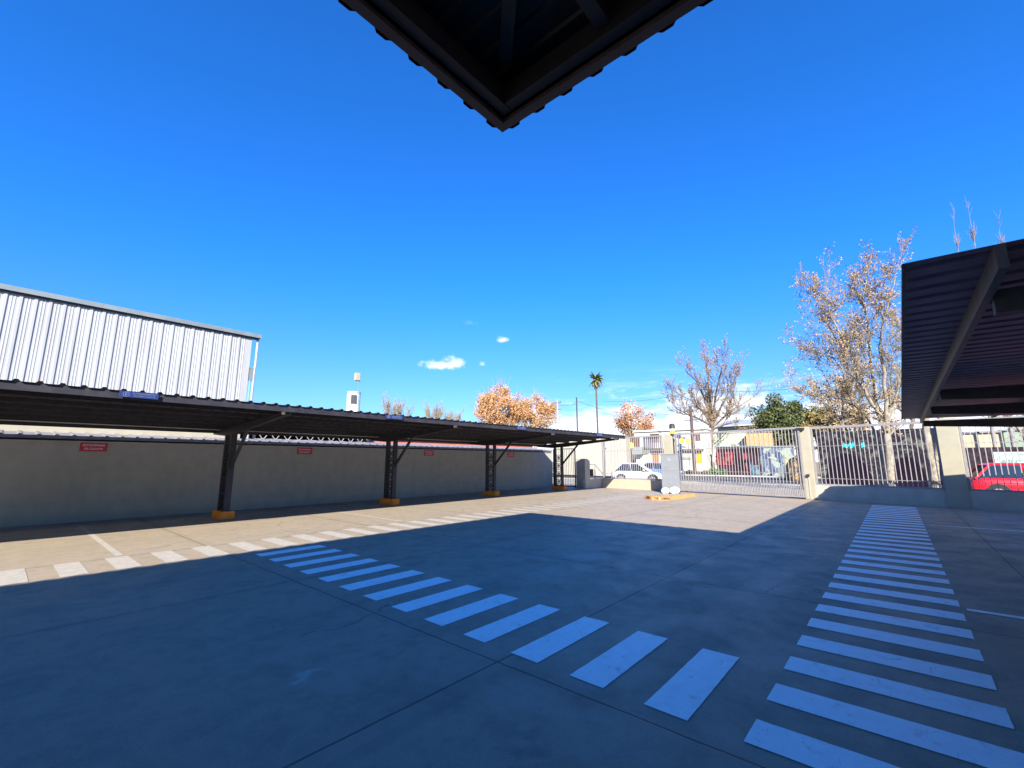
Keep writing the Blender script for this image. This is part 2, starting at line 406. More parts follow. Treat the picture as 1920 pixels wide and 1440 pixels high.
# ================================================================== CARPORTS
def carport(loc, sgn, x0, x1, cols, yF, zF, yB, zB, label, arm_y0):
    """sgn=+1: roof falls towards +y"""
    root = thing('carport', label, 'carport', loc)
    S = Vector((0, yB-yF, zB-zF)); L = S.length; Sd = S.normalized(); N = Vector((1, 0, 0)).cross(Sd)
    if N.z < 0: N = -N
    corr(ribs(x1-x0, .27, .10, .045, .035), (x0, yF, zF), (1, 0, 0), S, N).build('roof_sheet', m_sheetu, root)
    def P(x, d, h): p = Vector((0, yF, zF))+Sd*d+N*h; return Vector((x, p.y, p.z))
    # purlins
    return root, P, L, Sd, N

lc, P, L, Sd, N = carport((10, 14.75, 0), 1, -6.0, 21.7, None, 10.8, 2.895, 16.35, 2.62, 'long dark steel carport with sloping ribbed roof along the grey wall', 0)
# front fascia channel + purlins
X0, X1 = -5.9, 21.62
mb = MB(); mb.bar(P(X0, .07, -.075), P(X1, .07, -.075), .05, .135); mb.build('front_purlin', m_steel, lc)
for i, d in enumerate((.9, 1.8, 2.7, 3.6, 4.5)):
    MB().bar(P(X0, d, -.055), P(X1, d, -.055), .05, .09).build('purlin', m_steel, lc)
MB().bar(P(X0, L-.35, -.10), P(X1, L-.35, -.10), .08, .17).build('back_beam', m_steel, lc)
MB().tube([P(X0, L-.72, -.115), P(9, L-.72, -.12), P(X1, L-.72, -.115)], .014, 6).build('conduit', M('conduit', (.55, .52, .50), .5), lc)
xcols = (-1.05, 4.47, 9.97, 15.5, 21.08)
def P2(x, y): # z of the underside at y
    return zF_(y)
zF_ = lambda y: 2.895+(2.62-2.895)*(y-10.8)/(16.35-10.8)
for i, x in enumerate(xcols):
    col = MB()
    for yy in (14.52, 14.99): col.box((x-.08, yy-.04, .2), (x+.08, yy+.04, zF_(yy)-.32))
    co = col.build('column', m_steel, lc)
    lt = MB(); z = .28; k = 0
    while z < 2.0:
        for xo in (-.07, .07):
            lt.bar((x+xo, 14.575, z), (x+xo, 14.925, z+.36), .022, .03, up=(1, 0, 0))
            lt.bar((x-xo, 14.575, z+.36), (x-xo, 14.925, z), .022, .03, up=(1, 0, 0))
        lt.bar((x, 14.575, z-.02), (x, 14.925, z-.02), .14, .03)
        z += .44
    lt.build('lattice', m_steel, co)
    # tapered arm
    arm = MB(); zz = lambda y, dz: zF_(y)-.115-dz
    poly = [(x-.05, 10.95, zz(10.95, 0)), (x-.05, 16.25, zz(16.25, 0)), (x-.05, 16.25, zz(16.25, .09)), (x-.05, 15.2, zz(15.2, .22)), (x-.05, 14.3, zz(14.3, .22)), (x-.05, 10.95, zz(10.95, .085))]
    arm.prism(poly, (.10, 0, 0)); arm.build('arm', m_steel, lc)
    MB().bar((x, 14.50, 1.42), (x, 13.45, zz(13.45, .17)), .08, .07, up=(1, 0, 0)).build('brace', m_steel, lc)
    MB().box((x-.17, 14.32, .0), (x+.17, 15.14, .215)).build('base_block', m_orange, lc, bevel=.012)
    MB().box((x-.075, 10.99, zz(10.99, .07)), (x+.075, 11.16, zz(10.99, -.005))).build('end_bracket', m_white, lc, bevel=.01)
# blue signs on the front fascia
bs = thing('hanging_sign', 'blue parking sign on the carport fascia, nearest, with a circled E', 'sign', (1.65, 10.79, 2.83), 'blue signs on the left carport fascia')
MB().box((1.36, 10.775, 2.775), (1.94, 10.79, 2.885)).build('plate', m_blue, bs)
ring = MB()
for j in range(24):
    a0 = 2*math.pi*j/24; a1 = 2*math.pi*(j+1)/24
    ring.bar((1.46+.044*math.cos(a0), 10.773, 2.83+.044*math.sin(a0)), (1.46+.044*math.cos(a1), 10.773, 2.83+.044*math.sin(a1)), .006, .007)
ring.build('ring', m_blet, bs)
text('lettering', 'E', .066, m_blet, bs, (1.46, 10.772, 2.83), (1, 0, 0), (0, 0, 1), bold=.001)
text('lettering', 'ESTACIONAMIENTO', .038, m_blet, bs, (1.73, 10.772, 2.85), (1, 0, 0), (0, 0, 1), sx_=1.0)
text('lettering', 'EXCLUSIVO CLIENTES', .032, m_blet, bs, (1.73, 10.772, 2.808), (1, 0, 0), (0, 0, 1), sx_=1.0)
for d, l in ((5.67, 'small blue parking sign on the carport fascia between the first and second white brackets'), (11.35, 'small blue parking sign on the carport fascia between the second and third white brackets'), (17.2, 'small blue parking sign on the carport fascia, farthest, near its right end')):
    copy_thing(bs, (d, 0, 0), l)

# right carport
rc = thing('carport', 'dark steel carport on the right whose ribbed underside looms over the crossing', 'carport', (11, -4.2, 0))
zr = 2.965
corr(ribs(15.45, .27, .10, .045, .035), (4.0, -.16, zr), (1, 0, 0), (0, -8.1, -.10), (0, 0, 1)).build('roof_sheet', M('purple_sheet', (.18, .135, .175), .5, var=.2, scale=3, spec=.35), rc)
MB().box((3.999, -.172, zr-.04), (19.45, -.155, zr-.006)).build('edge_flashing', m_steel, rc)
for i, y in enumerate((-.62, -2.2, -3.8, -5.4, -7.0)):
    MB().box((4.15 if i else 3.99, y-.03, zr-.17 if i == 0 else zr-.09), (19.40, y+.02, zr-.012)).build('purlin', m_beamlit if i == 0 else m_steel, rc)
for i, x in enumerate((4.75, 11.0, 14.3, 19.2)):
    MB().prism([(x, -.66, zr-.275), (x, -.66, zr-.10), (x, -7.6, zr-.19), (x, -7.6, zr-.42), (x, -4.2, zr-.48)], (.11, 0, 0)).build('arm', m_steel, rc)
    MB().box((x-.03, -4.4, .2), (x+.15, -4.0, zr-.44)).build('column', m_steel, rc)
    MB().box((x-.11, -4.6, 0), (x+.23, -3.8, .21)).build('base_block', m_orange, rc)

# ================================================================== MAIN BUILDING + CANOPY over the camera
hb = 5.07; ht = hb+.80; cx, cy = 3.11, 2.83
mb_ = thing('main_building', 'dark steel canopy corner of the building jutting over the viewpoint', 'building', (-3, -3, 0))
MB().box((-16, -16, 0), (-3.2, -3.2, 6.2)).build('wall', m_cream, mb_)
# parapet cladding, ribs outward
def rotprof(L): return ribs(L, .325, .17, .09, .038)
corr(rotprof(17), (cx, cy, hb), (-1, 0, 0), (0, 0, .8), (0, 1, 0)).build('parapet_sheet', m_steel, mb_)
corr(rotprof(17), (cx, cy, hb), (0, -1, 0), (0, 0, .8), (1, 0, 0)).build('parapet_sheet', m_steel, mb_)
MB().box((-14, cy-.10, hb-.015), (cx-.006, cy-.006, hb+.03)).build('edge_trim', m_beamlit if False else M('trim_dark', (.045, .030, .034), .6), mb_)
MB().box((cx-.10, -14, hb-.016), (cx-.0065, cy-.101, hb+.03)).build('edge_trim', MATS['trim_dark'], mb_)
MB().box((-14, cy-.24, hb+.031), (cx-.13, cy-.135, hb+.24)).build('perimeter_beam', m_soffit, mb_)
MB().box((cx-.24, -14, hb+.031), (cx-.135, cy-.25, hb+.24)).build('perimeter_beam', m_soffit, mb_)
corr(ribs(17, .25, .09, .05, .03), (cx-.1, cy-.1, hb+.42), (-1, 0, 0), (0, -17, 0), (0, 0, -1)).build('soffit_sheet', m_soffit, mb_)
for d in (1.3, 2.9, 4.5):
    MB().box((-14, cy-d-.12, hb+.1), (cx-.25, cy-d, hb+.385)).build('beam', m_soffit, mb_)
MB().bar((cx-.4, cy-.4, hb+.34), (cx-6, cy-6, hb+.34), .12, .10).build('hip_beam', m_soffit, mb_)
MB().box((cx-17, cy-17, ht-.07), (cx-.006, cy-.006, ht-.01)).build('roof', m_flash, mb_)
for p in ((-3.0, 2.4), (2.6, -3.4)): MB().box((p[0]-.15, p[1]-.15, 0), (p[0]+.15, p[1]+.15, hb+.03)).build('column', m_steel, mb_)

# ================================================================== NEIGHBOURS ON THE LEFT
sh = thing('warehouse', 'white corrugated warehouse rising behind the left carport', 'building', (0, 18, 0))
MB().box((-16, 18.06, 0), (5.75, 30, 3.4)).build('wall', m_cream, sh)
MB().box((-16, 18.12, 3.4), (5.7, 30, 6.12)).build('backing', m_trim, sh)
corr(ribs(21.8, .287, .095, .055, .024, minor=.008), (-16, 18.0, 3.35), (1, 0, 0), (0, 0, 2.86), (0, -1, 0)).build('cladding', m_shed, sh)
MB().box((-16, 17.88, 6.20), (6.08, 18.14, 6.34)).build('roof_trim', m_trim, sh)
MB().box((-16, 17.93, 6.15), (6.03, 18.12, 6.197)).build('roof_trim_shade', m_steel, sh)
MB().tube([(6.02, 18.05, 6.15), (6.02, 18.05, 5.2), (6.0, 18.05, 4.9), (6.0, 18.05, 2.3)], .045, 8).build('downpipe', M('pipe_grey', (.34, .34, .35), .5), sh)
MB().box((5.80, 18.02, 4.55), (5.97, 18.05, 5.05)).build('bracket_plate', m_trim, sh)
MB().tube([(5.88, 18.03, 3.3), (5.88, 18.03, 4.55)], .02, 6).build('pipe', M('teal_pipe', (.2, .4, .42), .5), sh)

os_ = thing('open_shed', 'dark open shed with a white zigzag truss, seen over the grey wall', 'shed', (8.6, 18.2, 0))
MB().box((6.2, 19.4, 0), (11.1, 19.5, 2.75)).build('back_panel', m_black, os_)
MB().box((6.2, 18.1, 2.72), (11.2, 19.6, 2.77)).build('roof', m_flash, os_)
mb = MB(); mb.tube([(6.2, 18.2, 2.68), (11.1, 18.2, 2.68)], .018, 5); mb.tube([(6.2, 18.2, 2.42), (11.1, 18.2, 2.42)], .018, 5)
pts = []
for i in range(64):
    x = 6.25+i*.075; pts.append((x, 18.2, 2.55+.12*math.sin(i*1.05)))
mb.tube(pts, .016, 5); mb.build('truss', M('truss_grey', (.26, .25, .26), .6), os_)
for x in (6.25, 11.05): MB().box((x-.05, 18.15, 0), (x+.05, 18.25, 2.7)).build('post', m_steel, os_)

ch = thing('coral_building', 'low coral painted building behind the far half of the grey wall', 'building', (17, 18.6, 0))
MB().box((11.3, 18.6, 0), (23.6, 25, 2.62)).build('wall', M('coral_paint', (.50, .15, .11), .8, var=.1, scale=1.5), ch)
MB().box((11.25, 18.5, 2.62), (23.65, 25.1, 2.72)).build('roof', m_white, ch)
MB().box((12.7, 18.55, 2.45), (12.82, 18.6, 2.6)).build('vent', m_white, ch)

# water tank
p = at(662, 766, Y=42); q = at(662, 737, Y=42); r = 12.0*(p-EYE).dot(FW)/F
wt = thing('water_tank', 'round white water tank poking above the carport roof', 'water tank', (p.x, p.y, 0))
MB().tube([(p.x, p.y, p.z-2.2), (p.x, p.y, q.z)], r, 20).build('tank', M('tank_cream', (.72, .68, .58), .6), wt, smooth=False)
MB().tube([(p.x, p.y, q.z), (p.x, p.y, q.z+.12), ], [r*1.08, r*1.02], 20).build('lid', m_cream, wt)
MB().box((p.x-r-.5, p.y-r-.5, 0), (p.x+r+.5, p.y+r+.5, p.z-2.2)).build('stand', m_cream, wt)
dirc = Vector((-p.x, -p.y, 0)).normalized(); sd = Vector((-dirc.y, dirc.x, 0))
MB().obox(Vector((p.x, p.y, (p.z*.45+q.z*.55)))+dirc*r+sd*.0, sd, dirc, Vector((0, 0, 1)), r*.42, .06, .45).build('hatch', m_steel, wt)
a = at(671, 766, Y=41); b = at(670, 702, Y=41)
an = thing('antenna_mast', 'thin mast with a cream box at its top beside the water tank', 'antenna', (a.x, a.y, 0))
MB().tube([(a.x, a.y, 0), (a.x, a.y, b.z)], .05, 6).build('mast', M('mast_blue', (.12, .2, .25), .5), an)
MB().box((a.x-.5, a.y-.15, b.z-.65), (a.x-.0, a.y+.25, b.z+.15)).build('box', m_cream, an, bevel=.04)

# ================================================================== STREET FRONTAGE
def fx(y): return 22.95+.2*(y-3.4)
FD = Vector((.2, 1, 0)).normalized(); FN = Vector((-1, .2, 0)).normalized()   # along / towards lot
def fp(y, z, o=0): return Vector((fx(y), y, z))+FN*o
def fbar(mb, y0, z0, y1, z1, w, h, o=0): mb.bar(fp(y0, z0, o), fp(y1, z1, o), w, h, up=(0, 0, 1) if abs(y1-y0) > 1e-4 else tuple(FD))
def fbox(mb, y0, y1, z0, z1, o0, o1):
    c = (fp((y0+y1)/2, (z0+z1)/2, (o0+o1)/2)); return mb.obox(c, FD, FN, Vector((0, 0, 1)), abs(y1-y0)/2*math.sqrt(1.04), abs(o1-o0)/2, (z1-z0)/2)
lw = fbox(MB(), -9, 2.855, 0, .60, -.20, -.02).build('low_wall', m_lowwall); tag(lw, 'low rendered wall under the right fence panels, mostly in shade', 'wall')
def pillar(y0, y1, z, label, o1=.06, o0=-.30):
    t_ = thing('gate_pillar', label, 'pillar', fp((y0+y1)/2, 0), 'cream pillars of the street fence')
    fbox(MB(), y0, y1, 0, z, o0, o1).build('shaft', m_cream, t_, bevel=.01)
    return t_
pl1 = pillar(2.86, 3.42, 3.06, 'cream pillar at the right end of the sliding gate')
fbox(MB(), 3.0, 3.10, .95, 1.05, .062, .14).build('lock_box', m_steel, pl1)
fbox(MB(), 3.035, 3.055, .05, .95, .062, .085).build('conduit', m_cap, pl1)
pl2 = pillar(-1.62, -1.08, 3.10, 'cream pillar between the two right fence panels, half shaded')
pl3 = pillar(-6.4, -5.9, 3.10, 'cream pillar at the far right end of the fence')
def panel(y0, y1, z0, z1, label, o=-.12, group='fence panels of the street front', sp=.142, name='fence_panel', rails=(.28, 1.62)):
    r_ = thing(name, label, 'fence', fp((y0+y1)/2, z0), group)
    f = MB(); fbar(f, y0, z1-.045, y1, z1-.045, .05, .09, o); fbar(f, y0, z0+.03, y1, z0+.03, .05, .06, o)
    fbox(f, y0, y0+.07, z0+.062, z1-.092, o-.025, o+.025); fbox(f, y1-.07, y1, z0+.062, z1-.092, o-.025, o+.025)
    f.build('frame', m_fence, r_)
    b = MB(); y = y0+.07+sp*.6
    while y < y1-.09:
        fbox(b, y-.011, y+.011, z0+.062, z1-.092, o-.011, o+.011); y += sp
    b.build('bars', m_bar, r_)
    c = MB()
    for z in rails: fbar(c, y0+.07, z0+z, y1-.07, z0+z, .030, .018, o)
    c.build('rails', m_fence, r_); return r_
panel(-1.07, 2.85, .602, 3.05, 'grey barred fence panel between the two cream pillars')
panel(-5.88, -1.63, .602, 3.05, 'grey barred fence panel at far right, in front of the red car')
# sliding gate
gt = panel(3.18, 9.1, .07, 3.07, 'wide grey barred sliding gate across the vehicle entrance', o=.12, group=None, sp=.135, name='sliding_gate', rails=(.55, 1.02, 2.15))
gt['category'] = 'gate'
b = MB(); y = 3.3
while y < 9.0: fbox(b, y-.009, y+.009, .13, .60, .14, .155); y += .0675
b.build('lower_bars', m_bar, gt)
fbox(MB(), 3.25, 9.03, .13, .40, .108, .132).build('kick_plate', m_fence, gt)
fbox(MB(), 3.0, 3.3, 2.93, 3.02, .08, .18).build('catch', m_steel, gt)
for yy in (3.8, 8.6): MB().tube([fp(yy, .045, .10), fp(yy, .045, .14)], .045, 12).build('wheel', m_steel, gt)
struct('gate_track', fbox(MB(), 3.1, 13.2, 0.0, .012, .10, .14), m_steel)
pl4 = pillar(9.35, 9.85, 3.02, 'cream pillar left of the sliding gate, carrying the yellow beacon')
bc = thing('beacon', 'round yellow warning beacon on top of the gate pillar', 'beacon', fp(9.3, 3.02))
c0 = fp(9.3, 3.02)
MB().tube([c0, c0+Vector((0, 0, .04))], .10, 12).build('base', m_steel, bc)
MB().tube([c0+Vector((0, 0, .04)), c0+Vector((0, 0, .14)), c0+Vector((0, 0, .21)), c0+Vector((0, 0, .24))], [.14, .14, .10, .03], 14).build('dome', M('yellow_lens', (.9, .68, .01), .35), bc, smooth=True)
sl = MB(); 
for k in range(9): sl.bar(fp(10.05+k*.125, 2.30, .03), fp(10.05+k*.125, 2.97, .03), .085, .03, up=tuple(FD))
# low wall left of gate with fence on top, and its return
pA = Vector((23.0, 14.22, 0)); pB = Vector((24.62, 14.05, 0)); pC = Vector((24.05, 9.86, 0))
def wallseg(mb, a, b, z0, z1, th, side=1):
    d = (b-a).normalized(); n = Vector((-d.y, d.x, 0))*side
    return mb.prism([a+Vector((0, 0, z0)), b+Vector((0, 0, z0)), b+n*th+Vector((0, 0, z0)), a+n*th+Vector((0, 0, z0))], (0, 0, z1-z0))
l2 = thing('low_wall', 'low cream wall left of the gate, sunlit with a shaded corner', 'wall', pB)
wallseg(MB(), pA+Vector((.01, 0, 0)), pB+Vector((.2, -.02, 0)), 0, .53, .2).build('return', m_lowwall, l2)
wallseg(MB(), pB+Vector((0, -.03, 0)), pC, 0, .55, .2, 1).build('wall', M('sunny_render', (.39, .325, .245), .85, var=.06, scale=1.5), l2)
d_ = (pB-pC).normalized(); n_ = Vector((-d_.y, d_.x, 0))
lf = thing('fence_panel', 'grey barred fence panel on the low cream wall, left of the gate', 'fence', (pB+pC)/2+Vector((0, 0, .55)), 'fence panels of the street front')
q0 = pC+Vector((.1, .05, 0)); q1 = pB+Vector((.08, -.25, 0))
f = MB(); f.bar(q0+Vector((0, 0, 2.98)), q1+Vector((0, 0, 2.98)), .05, .08); f.bar(q0+Vector((0, 0, .60)), q1+Vector((0, 0, .60)), .05, .05)
for q_ in (q0, q1): f.box((q_.x-.03, q_.y-.03, .60), (q_.x+.03, q_.y+.03, 2.98))
f.build('frame', m_fence, lf); b = MB(); n = 30
for k in range(n+1):
    p = q0.lerp(q1, k/n); b.box((p.x-.011, p.y-.011, .625), (p.x+.011, p.y+.011, 2.94))
b.build('bars', m_bar, lf)
c = MB(); c.bar(q0+Vector((0, 0, 2.2)), q1+Vector((0, 0, 2.2)), .03, .018); c.bar(q0+Vector((0, 0, .85)), q1+Vector((0, 0, .85)), .03, .018); c.build('rails', m_fence, lf)
# slatted louvre next to the pillar
lo = thing('louvre_panel', 'dark slatted panel above the grey cabinet, beside the beacon pillar', 'panel', fp(10.5, 2.3, .1))
f = MB(); fbar(f, 9.95, 3.0, 11.15, 3.0, .04, .06, .02); fbar(f, 9.95, 2.27, 11.15, 2.27, .04, .06, .02); fbox(f, 9.94, 9.98, 2.25, 3.02, 0, .04); fbox(f, 11.12, 11.16, 2.25, 3.02, 0, .04); f.build('frame', m_steel, lo)
sl.build('slats', M('mauve_slats', (.22, .19, .22), .5), lo)
# end pillar of the wall and pedestrian gate
ep = wallseg(MB(), Vector((23.0, 14.2, 0)), Vector((23.35, 15.05, 0)), 0, 1.74, .35, -1).build('gate_pier', m_lowwall)
tag(ep, 'short grey rendered pier beside the dark pedestrian gate', 'pillar')
pg = thing('pedestrian_gate', 'dark barred pedestrian gate between the grey wall and the short pier', 'gate', (23.45, 16, 0))
g0 = Vector((23.36, 15.12, 0)); g1 = Vector((23.32, 16.7, 0)); f = MB()
f.bar(g0+Vector((0, 0, 2.35)), g1+Vector((0, 0, 2.35)), .05, .05); f.bar(g0+Vector((0, 0, .08)), g1+Vector((0, 0, .08)), .05, .06)
for g_ in (g0, g1): f.box((g_.x-.03, g_.y-.03, 0), (g_.x+.03, g_.y+.03, 2.32))
f.build('frame', m_steel, pg); b = MB()
for k in range(1, 13): p = g0.lerp(g1, k/13); b.box((p.x-.009, p.y-.009, .11), (p.x+.009, p.y+.009, 2.32))
b.build('bars', m_steel, pg)
MB().bar(g0+Vector((0, 0, .75)), g1+Vector((0, 0, .75)), .03, .03).build('rail', m_steel, pg)
# handrail + post at the corner
hr = thing('handrail', 'grey tubular handrail on the low wall beside the pier', 'handrail', (23.8, 14.2, .53))
a0 = Vector((23.2, 14.30, .53)); a1 = Vector((24.15, 14.22, .53)); a2 = Vector((25.2, 14.1, .53))
mb = MB(); mb.tube([a0+Vector((0, 0, .88)), a1+Vector((0, 0, .88)), a2+Vector((0, 0, .1))], .03, 6); mb.tube([a0+Vector((0, 0, .12)), a1+Vector((0, 0, .12))], .022, 6)
mb.tube([a1, a1+Vector((0, 0, .88))], .03, 6); mb.tube([a0, a0+Vector((0, 0, .88))], .03, 6); mb.build('rail', m_fence, hr)
MB().box((23.75, 14.24, .72), (24.0, 14.38, 1.12)).build('meter_box', m_steel, hr)
cp = MB().tube([(24.9, 14.0, .5), (24.86, 14.0, 3.35)], .075, 10).build('steel_post', m_fence); tag(cp, 'plain grey steel post rising at the corner of the low wall', 'post')

# ------------------------------------------------------------------ cabinet, sacks, tape
cb_ = thing('utility_cabinet', 'tall grey two-door utility cabinet standing before the gate pillar', 'cabinet', (22.35, 8.9, 0))
cen = Vector((22.55, 8.9, 0)); ca = Vector((.28, -.96, 0)).normalized(); cn = Vector((-.96, -.28, 0)).normalized(); Zv = Vector((0, 0, 1))
MB().obox(cen+Zv*1.04, ca, cn, Zv, .43, .17, .88).build('body', m_cab, cb_, bevel=.008)
MB().obox(cen+Zv*.09, ca, cn, Zv, .40, .15, .08).build('plinth', m_steel, cb_)
MB().obox(cen+Zv*1.505+cn*.175, ca, cn, Zv, .41, .006, .385).build('upper_door', m_cab, cb_)
MB().obox(cen+Zv*.62+cn*.175, ca, cn, Zv, .41, .006, .44).build('lower_door', m_cab, cb_)
MB().obox(cen+Zv*1.94, ca, cn, Zv, .45, .19, .02).build('lid', m_cab, cb_)
e = cen+Zv*1.68+cn*.183; mk = MB()
mk.bar(e-ca*.10+Zv*.09, e-ca*.02-Zv*.08, .004, .015, up=tuple(cn)); mk.bar(e-ca*.02-Zv*.08, e+ca*.07+Zv*.02, .004, .015, up=tuple(cn)); mk.bar(e-ca*.02+Zv*.12, e+ca*.02-Zv*.02, .004, .012, up=tuple(cn))
mk.build('emblem', m_white, cb_)
for s_, lb in ((-.27, 'white sack slumped against the left foot of the grey cabinet'), (.17, 'larger white sack leaning on the right foot of the grey cabinet')):
    o = MB(); bm = bmesh.new(); bmesh.ops.create_icosphere(bm, subdivisions=3, radius=1)
    rnd = random.Random(int(s_*100)); ph = [rnd.uniform(0, 6) for _ in range(6)]
    sz = (.20, .15, .17) if s_ < 0 else (.25, .17, .19)
    vs = []
    for v in bm.verts:
        k = 1+.07*math.sin(5*v.co.x+ph[0])*math.cos(6*v.co.z+ph[1])+.05*math.sin(9*v.co.y+ph[2]+4*v.co.z)
        c = cen+cn*.36+ca*s_+ca*(v.co.x*sz[0]*k)+cn*(v.co.y*sz[1]*k)+Zv*(max(-.8, v.co.z)*sz[2]*k+.8*sz[2]+.004)
        vs.append(tuple(c))
    fs = [tuple(v.index for v in f.verts) for f in bm.faces]; bm.free()
    o.add(vs, fs); sk = o.build('sack', M('sack_white', (.62, .62, .62), .7, var=.05, bump=.3), smooth=True); tag(sk, lb, 'sack', 'white sacks at the foot of the cabinet')
tp = thing('caution_tape', 'orange lettered caution tape curling round the cabinet foot', 'tape', (20.6, 8.4, 0))
pix = [(1206, 934), (1222, 937.5), (1240, 938), (1256, 938.5), (1272, 936), (1290, 933.5), (1306, 930.5)]
pts = [at(a, b_, Z=.005) for a, b_ in pix]
mb = MB()
for i in range(len(pts)-1):
    for k in range(4):
        a = pts[i].lerp(pts[i+1], k/4); b_ = pts[i].lerp(pts[i+1], (k+1)/4); n = Vector((a.y-b_.y, b_.x-a.x, 0)).normalized()
        if n.dot(a) > 0: n = -n
        mb.quad(a, b_, b_+Vector((0, 0, .13))-n*.10, a+Vector((0, 0, .13))-n*.10)
mb.build('ribbon', M('orange_tape', (.50, .22, .06), .5, var=.1, scale=6), tp)
mb = MB()
p2 = [at(a, b_, Z=.012) for a, b_ in [(1215, 931), (1235, 931), (1262, 933), (1285, 930), (1300, 928)]]
for a, b_ in zip(p2, p2[1:]):
    n = Vector((a.y-b_.y, b_.x-a.x, 0)).normalized()*.16; mb.quad(a-n, b_-n, b_+n+Vector((0, 0, .02)), a+n+Vector((0, 0, .03)))
mb.build('loose_end', MATS['orange_tape'], tp)
for wd, i in (('ZONA', 0), ('DE', 1), ('OBRA', 2)):
    a = pts[i]; b_ = pts[i+1]; xd = (b_-a).normalized(); n = Vector((xd.y, -xd.x, 0))
    if n.dot(a) > 0: n = -n
    text('lettering', wd, .135, m_black, tp, a.lerp(b_, .5)+Vector((0, 0, .066))-n*.030, xd, (Vector((0, 0, .13))-n*.10), sx_=1.0, bold=.004)

# ================================================================== CARS
def car(name, label, paint, loc, heading, L=4.2, W=1.72, Hh=1.46, hood=.95, boot=.55, style='hatch'):
    """x forward in local space; built directly in world coordinates"""
    root = thing(name, label, 'car', loc, 'cars parked in the street')
    h = Vector((math.cos(heading), math.sin(heading), 0)); s = Vector((-h.y, h.x, 0)); O = Vector(loc)
    def T(x, y, z): return O+h*x+s*y+Vector((0, 0, z))
    f = L/2; belt = Hh*.60
    secs = [(-f, .42, belt*.80, .80), (-f+.12, .28, belt*.98, .93), (-f+boot, .24, belt*1.03, .99), (0, .22, belt, 1.0), (f-hood-.25, .22, belt*.98, 1.0), (f-hood*.5, .24, belt*.86, .97), (f-.15, .26, belt*.74, .90), (f, .36, belt*.58, .76)]
    mb = MB(); ring = []
    for (x, z0, z1, w_) in secs:
        w2 = W/2*w_; zs = [(w2*.86, z0), (w2*.98, z0+.10), (w2, (z0+z1)/2), (w2*.97, z1-.09), (w2*.86, z1)]
        ring.append([T(x, a, b) for a, b in zs]+[T(x, -a, b) for a, b in reversed(zs)])
    n = 10; vs = [p for r_ in ring for p in r_]; fs = []
    for i in range(len(ring)-1):
        for j in range(n): fs.append((i*n+j, i*n+(j+1) % n, (i+1)*n+(j+1) % n, (i+1)*n+j))
    fs.append(tuple(range(n))); fs.append(tuple((len(ring)-1)*n+j for j in range(n)))
    mb.add(vs, fs); body = mb.build('body', paint, root, smooth=True)
    rx0, rx1 = (-f+boot*.35, f-hood-.05); tx0, tx1 = (-f+boot+.25, f-hood-.85)
    wb, wt = W/2*.90, W/2*.70
    def gh(inset, zt, zb):
        b = [T(rx0+inset, wb-inset, zb), T(rx1-inset, wb-inset, zb), T(rx1-inset, -wb+inset, zb), T(rx0+inset, -wb+inset, zb)]
        mm = .5; m0 = [(rx0*(1-mm)+tx0*mm), (rx1*(1-mm)+tx1*mm)]
        t_ = [T(tx0, wt, zt), T(tx1, wt, zt), T(tx1, -wt, zt), T(tx0, -wt, zt)]
        return b, t_
    b, t_ = gh(0, Hh-.07, belt-.06)
    MB().add(b+t_, [(0,1,5,4),(1,2,6,5),(2,3,7,6),(3,0,4,7),(4,5,6,7)]).build('glasshouse', m_glass, root)
    rf = MB(); rf.add([T(tx0-.06, wt+.03, Hh-.085), T(tx1+.06, wt+.03, Hh-.085), T(tx1+.06, -wt-.03, Hh-.085), T(tx0-.06, -wt-.03, Hh-.085), T(tx0+.1, wt-.1, Hh), T(tx1-.15, wt-.1, Hh), T(tx1-.15, -wt+.1, Hh), T(tx0+.1, -wt+.1, Hh)],
        [(0,1,5,4),(1,2,6,5),(2,3,7,6),(3,0,4,7),(4,5,6,7),(0,3,2,1)]); rf.build('roof', paint, root)
    for sg in (1, -1):
        for (xa, xb) in ((rx0, tx0), (rx1, tx1), ((rx0+rx1)/2, (tx0+tx1)/2)):
            MB().bar(T(xa, sg*(wb+.008), belt-.04), T(xb, sg*(wt+.015), Hh-.08), .05, .07).build('window_pillar', paint, root)
        for wx in (-f+.75, f-.80):
            wr = .31; c = T(wx, sg*(W/2-.10), wr); ring_ = MB().tube([T(wx, sg*(W/2-.20), wr), T(wx, sg*(W/2-.01), wr)], wr, 20)
            wh = ring_.build('wheel', m_rubber, root)
            MB().tube([T(wx, sg*(W/2-.01), wr), T(wx, sg*(W/2+.006), wr)], wr*.62, 14).build('rim', m_rim, wh)
            MB().tube([T(wx, sg*(W/2-.12), wr+.02), T(wx, sg*(W/2-.002), wr+.02)], wr+.06, 20).build('wheel_arch', m_black, root)
        MB().obox(T(f-.10, sg*W*.32, belt*.62), h, s, Vector((0, 0, 1)), .06, .17, .075).build('headlight', M('lamp_glass', (.7, .72, .75), .15), root, bevel=.02)
        MB().obox(T(-f+.09, sg*W*.36, belt*.80), h, s, Vector((0, 0, 1)), .05, .12, .10).build('tail_light', M('tail_red', (.45, .01, .01), .2), root, bevel=.02)
        MB().obox(T(f-hood-.45, sg*(W/2+.04), belt+.06), h, s, Vector((0, 0, 1)), .06, .08, .06).build('mirror', paint, root, bevel=.02)
        MB().obox(T(0.1, sg*(W/2*.995), belt-.16), h, s, Vector((0, 0, 1)), .08, .012, .014).build('door_handle', m_steel, root)
    for e_ in (1, -1): MB().obox(T(e_*(f-.04), 0, .34), h, s, Vector((0, 0, 1)), .06, W*.36, .09).build('bumper', m_steel if style == 'dark' else paint, root, bevel=.02)
    MB().obox(T(0, 0, .24), h, s, Vector((0, 0, 1)), f-.25, W*.44, .05).build('underbody', m_black, root)
    return root
cp_ = lambda n, c: M(n, c, .25, var=.03, spec=.6)
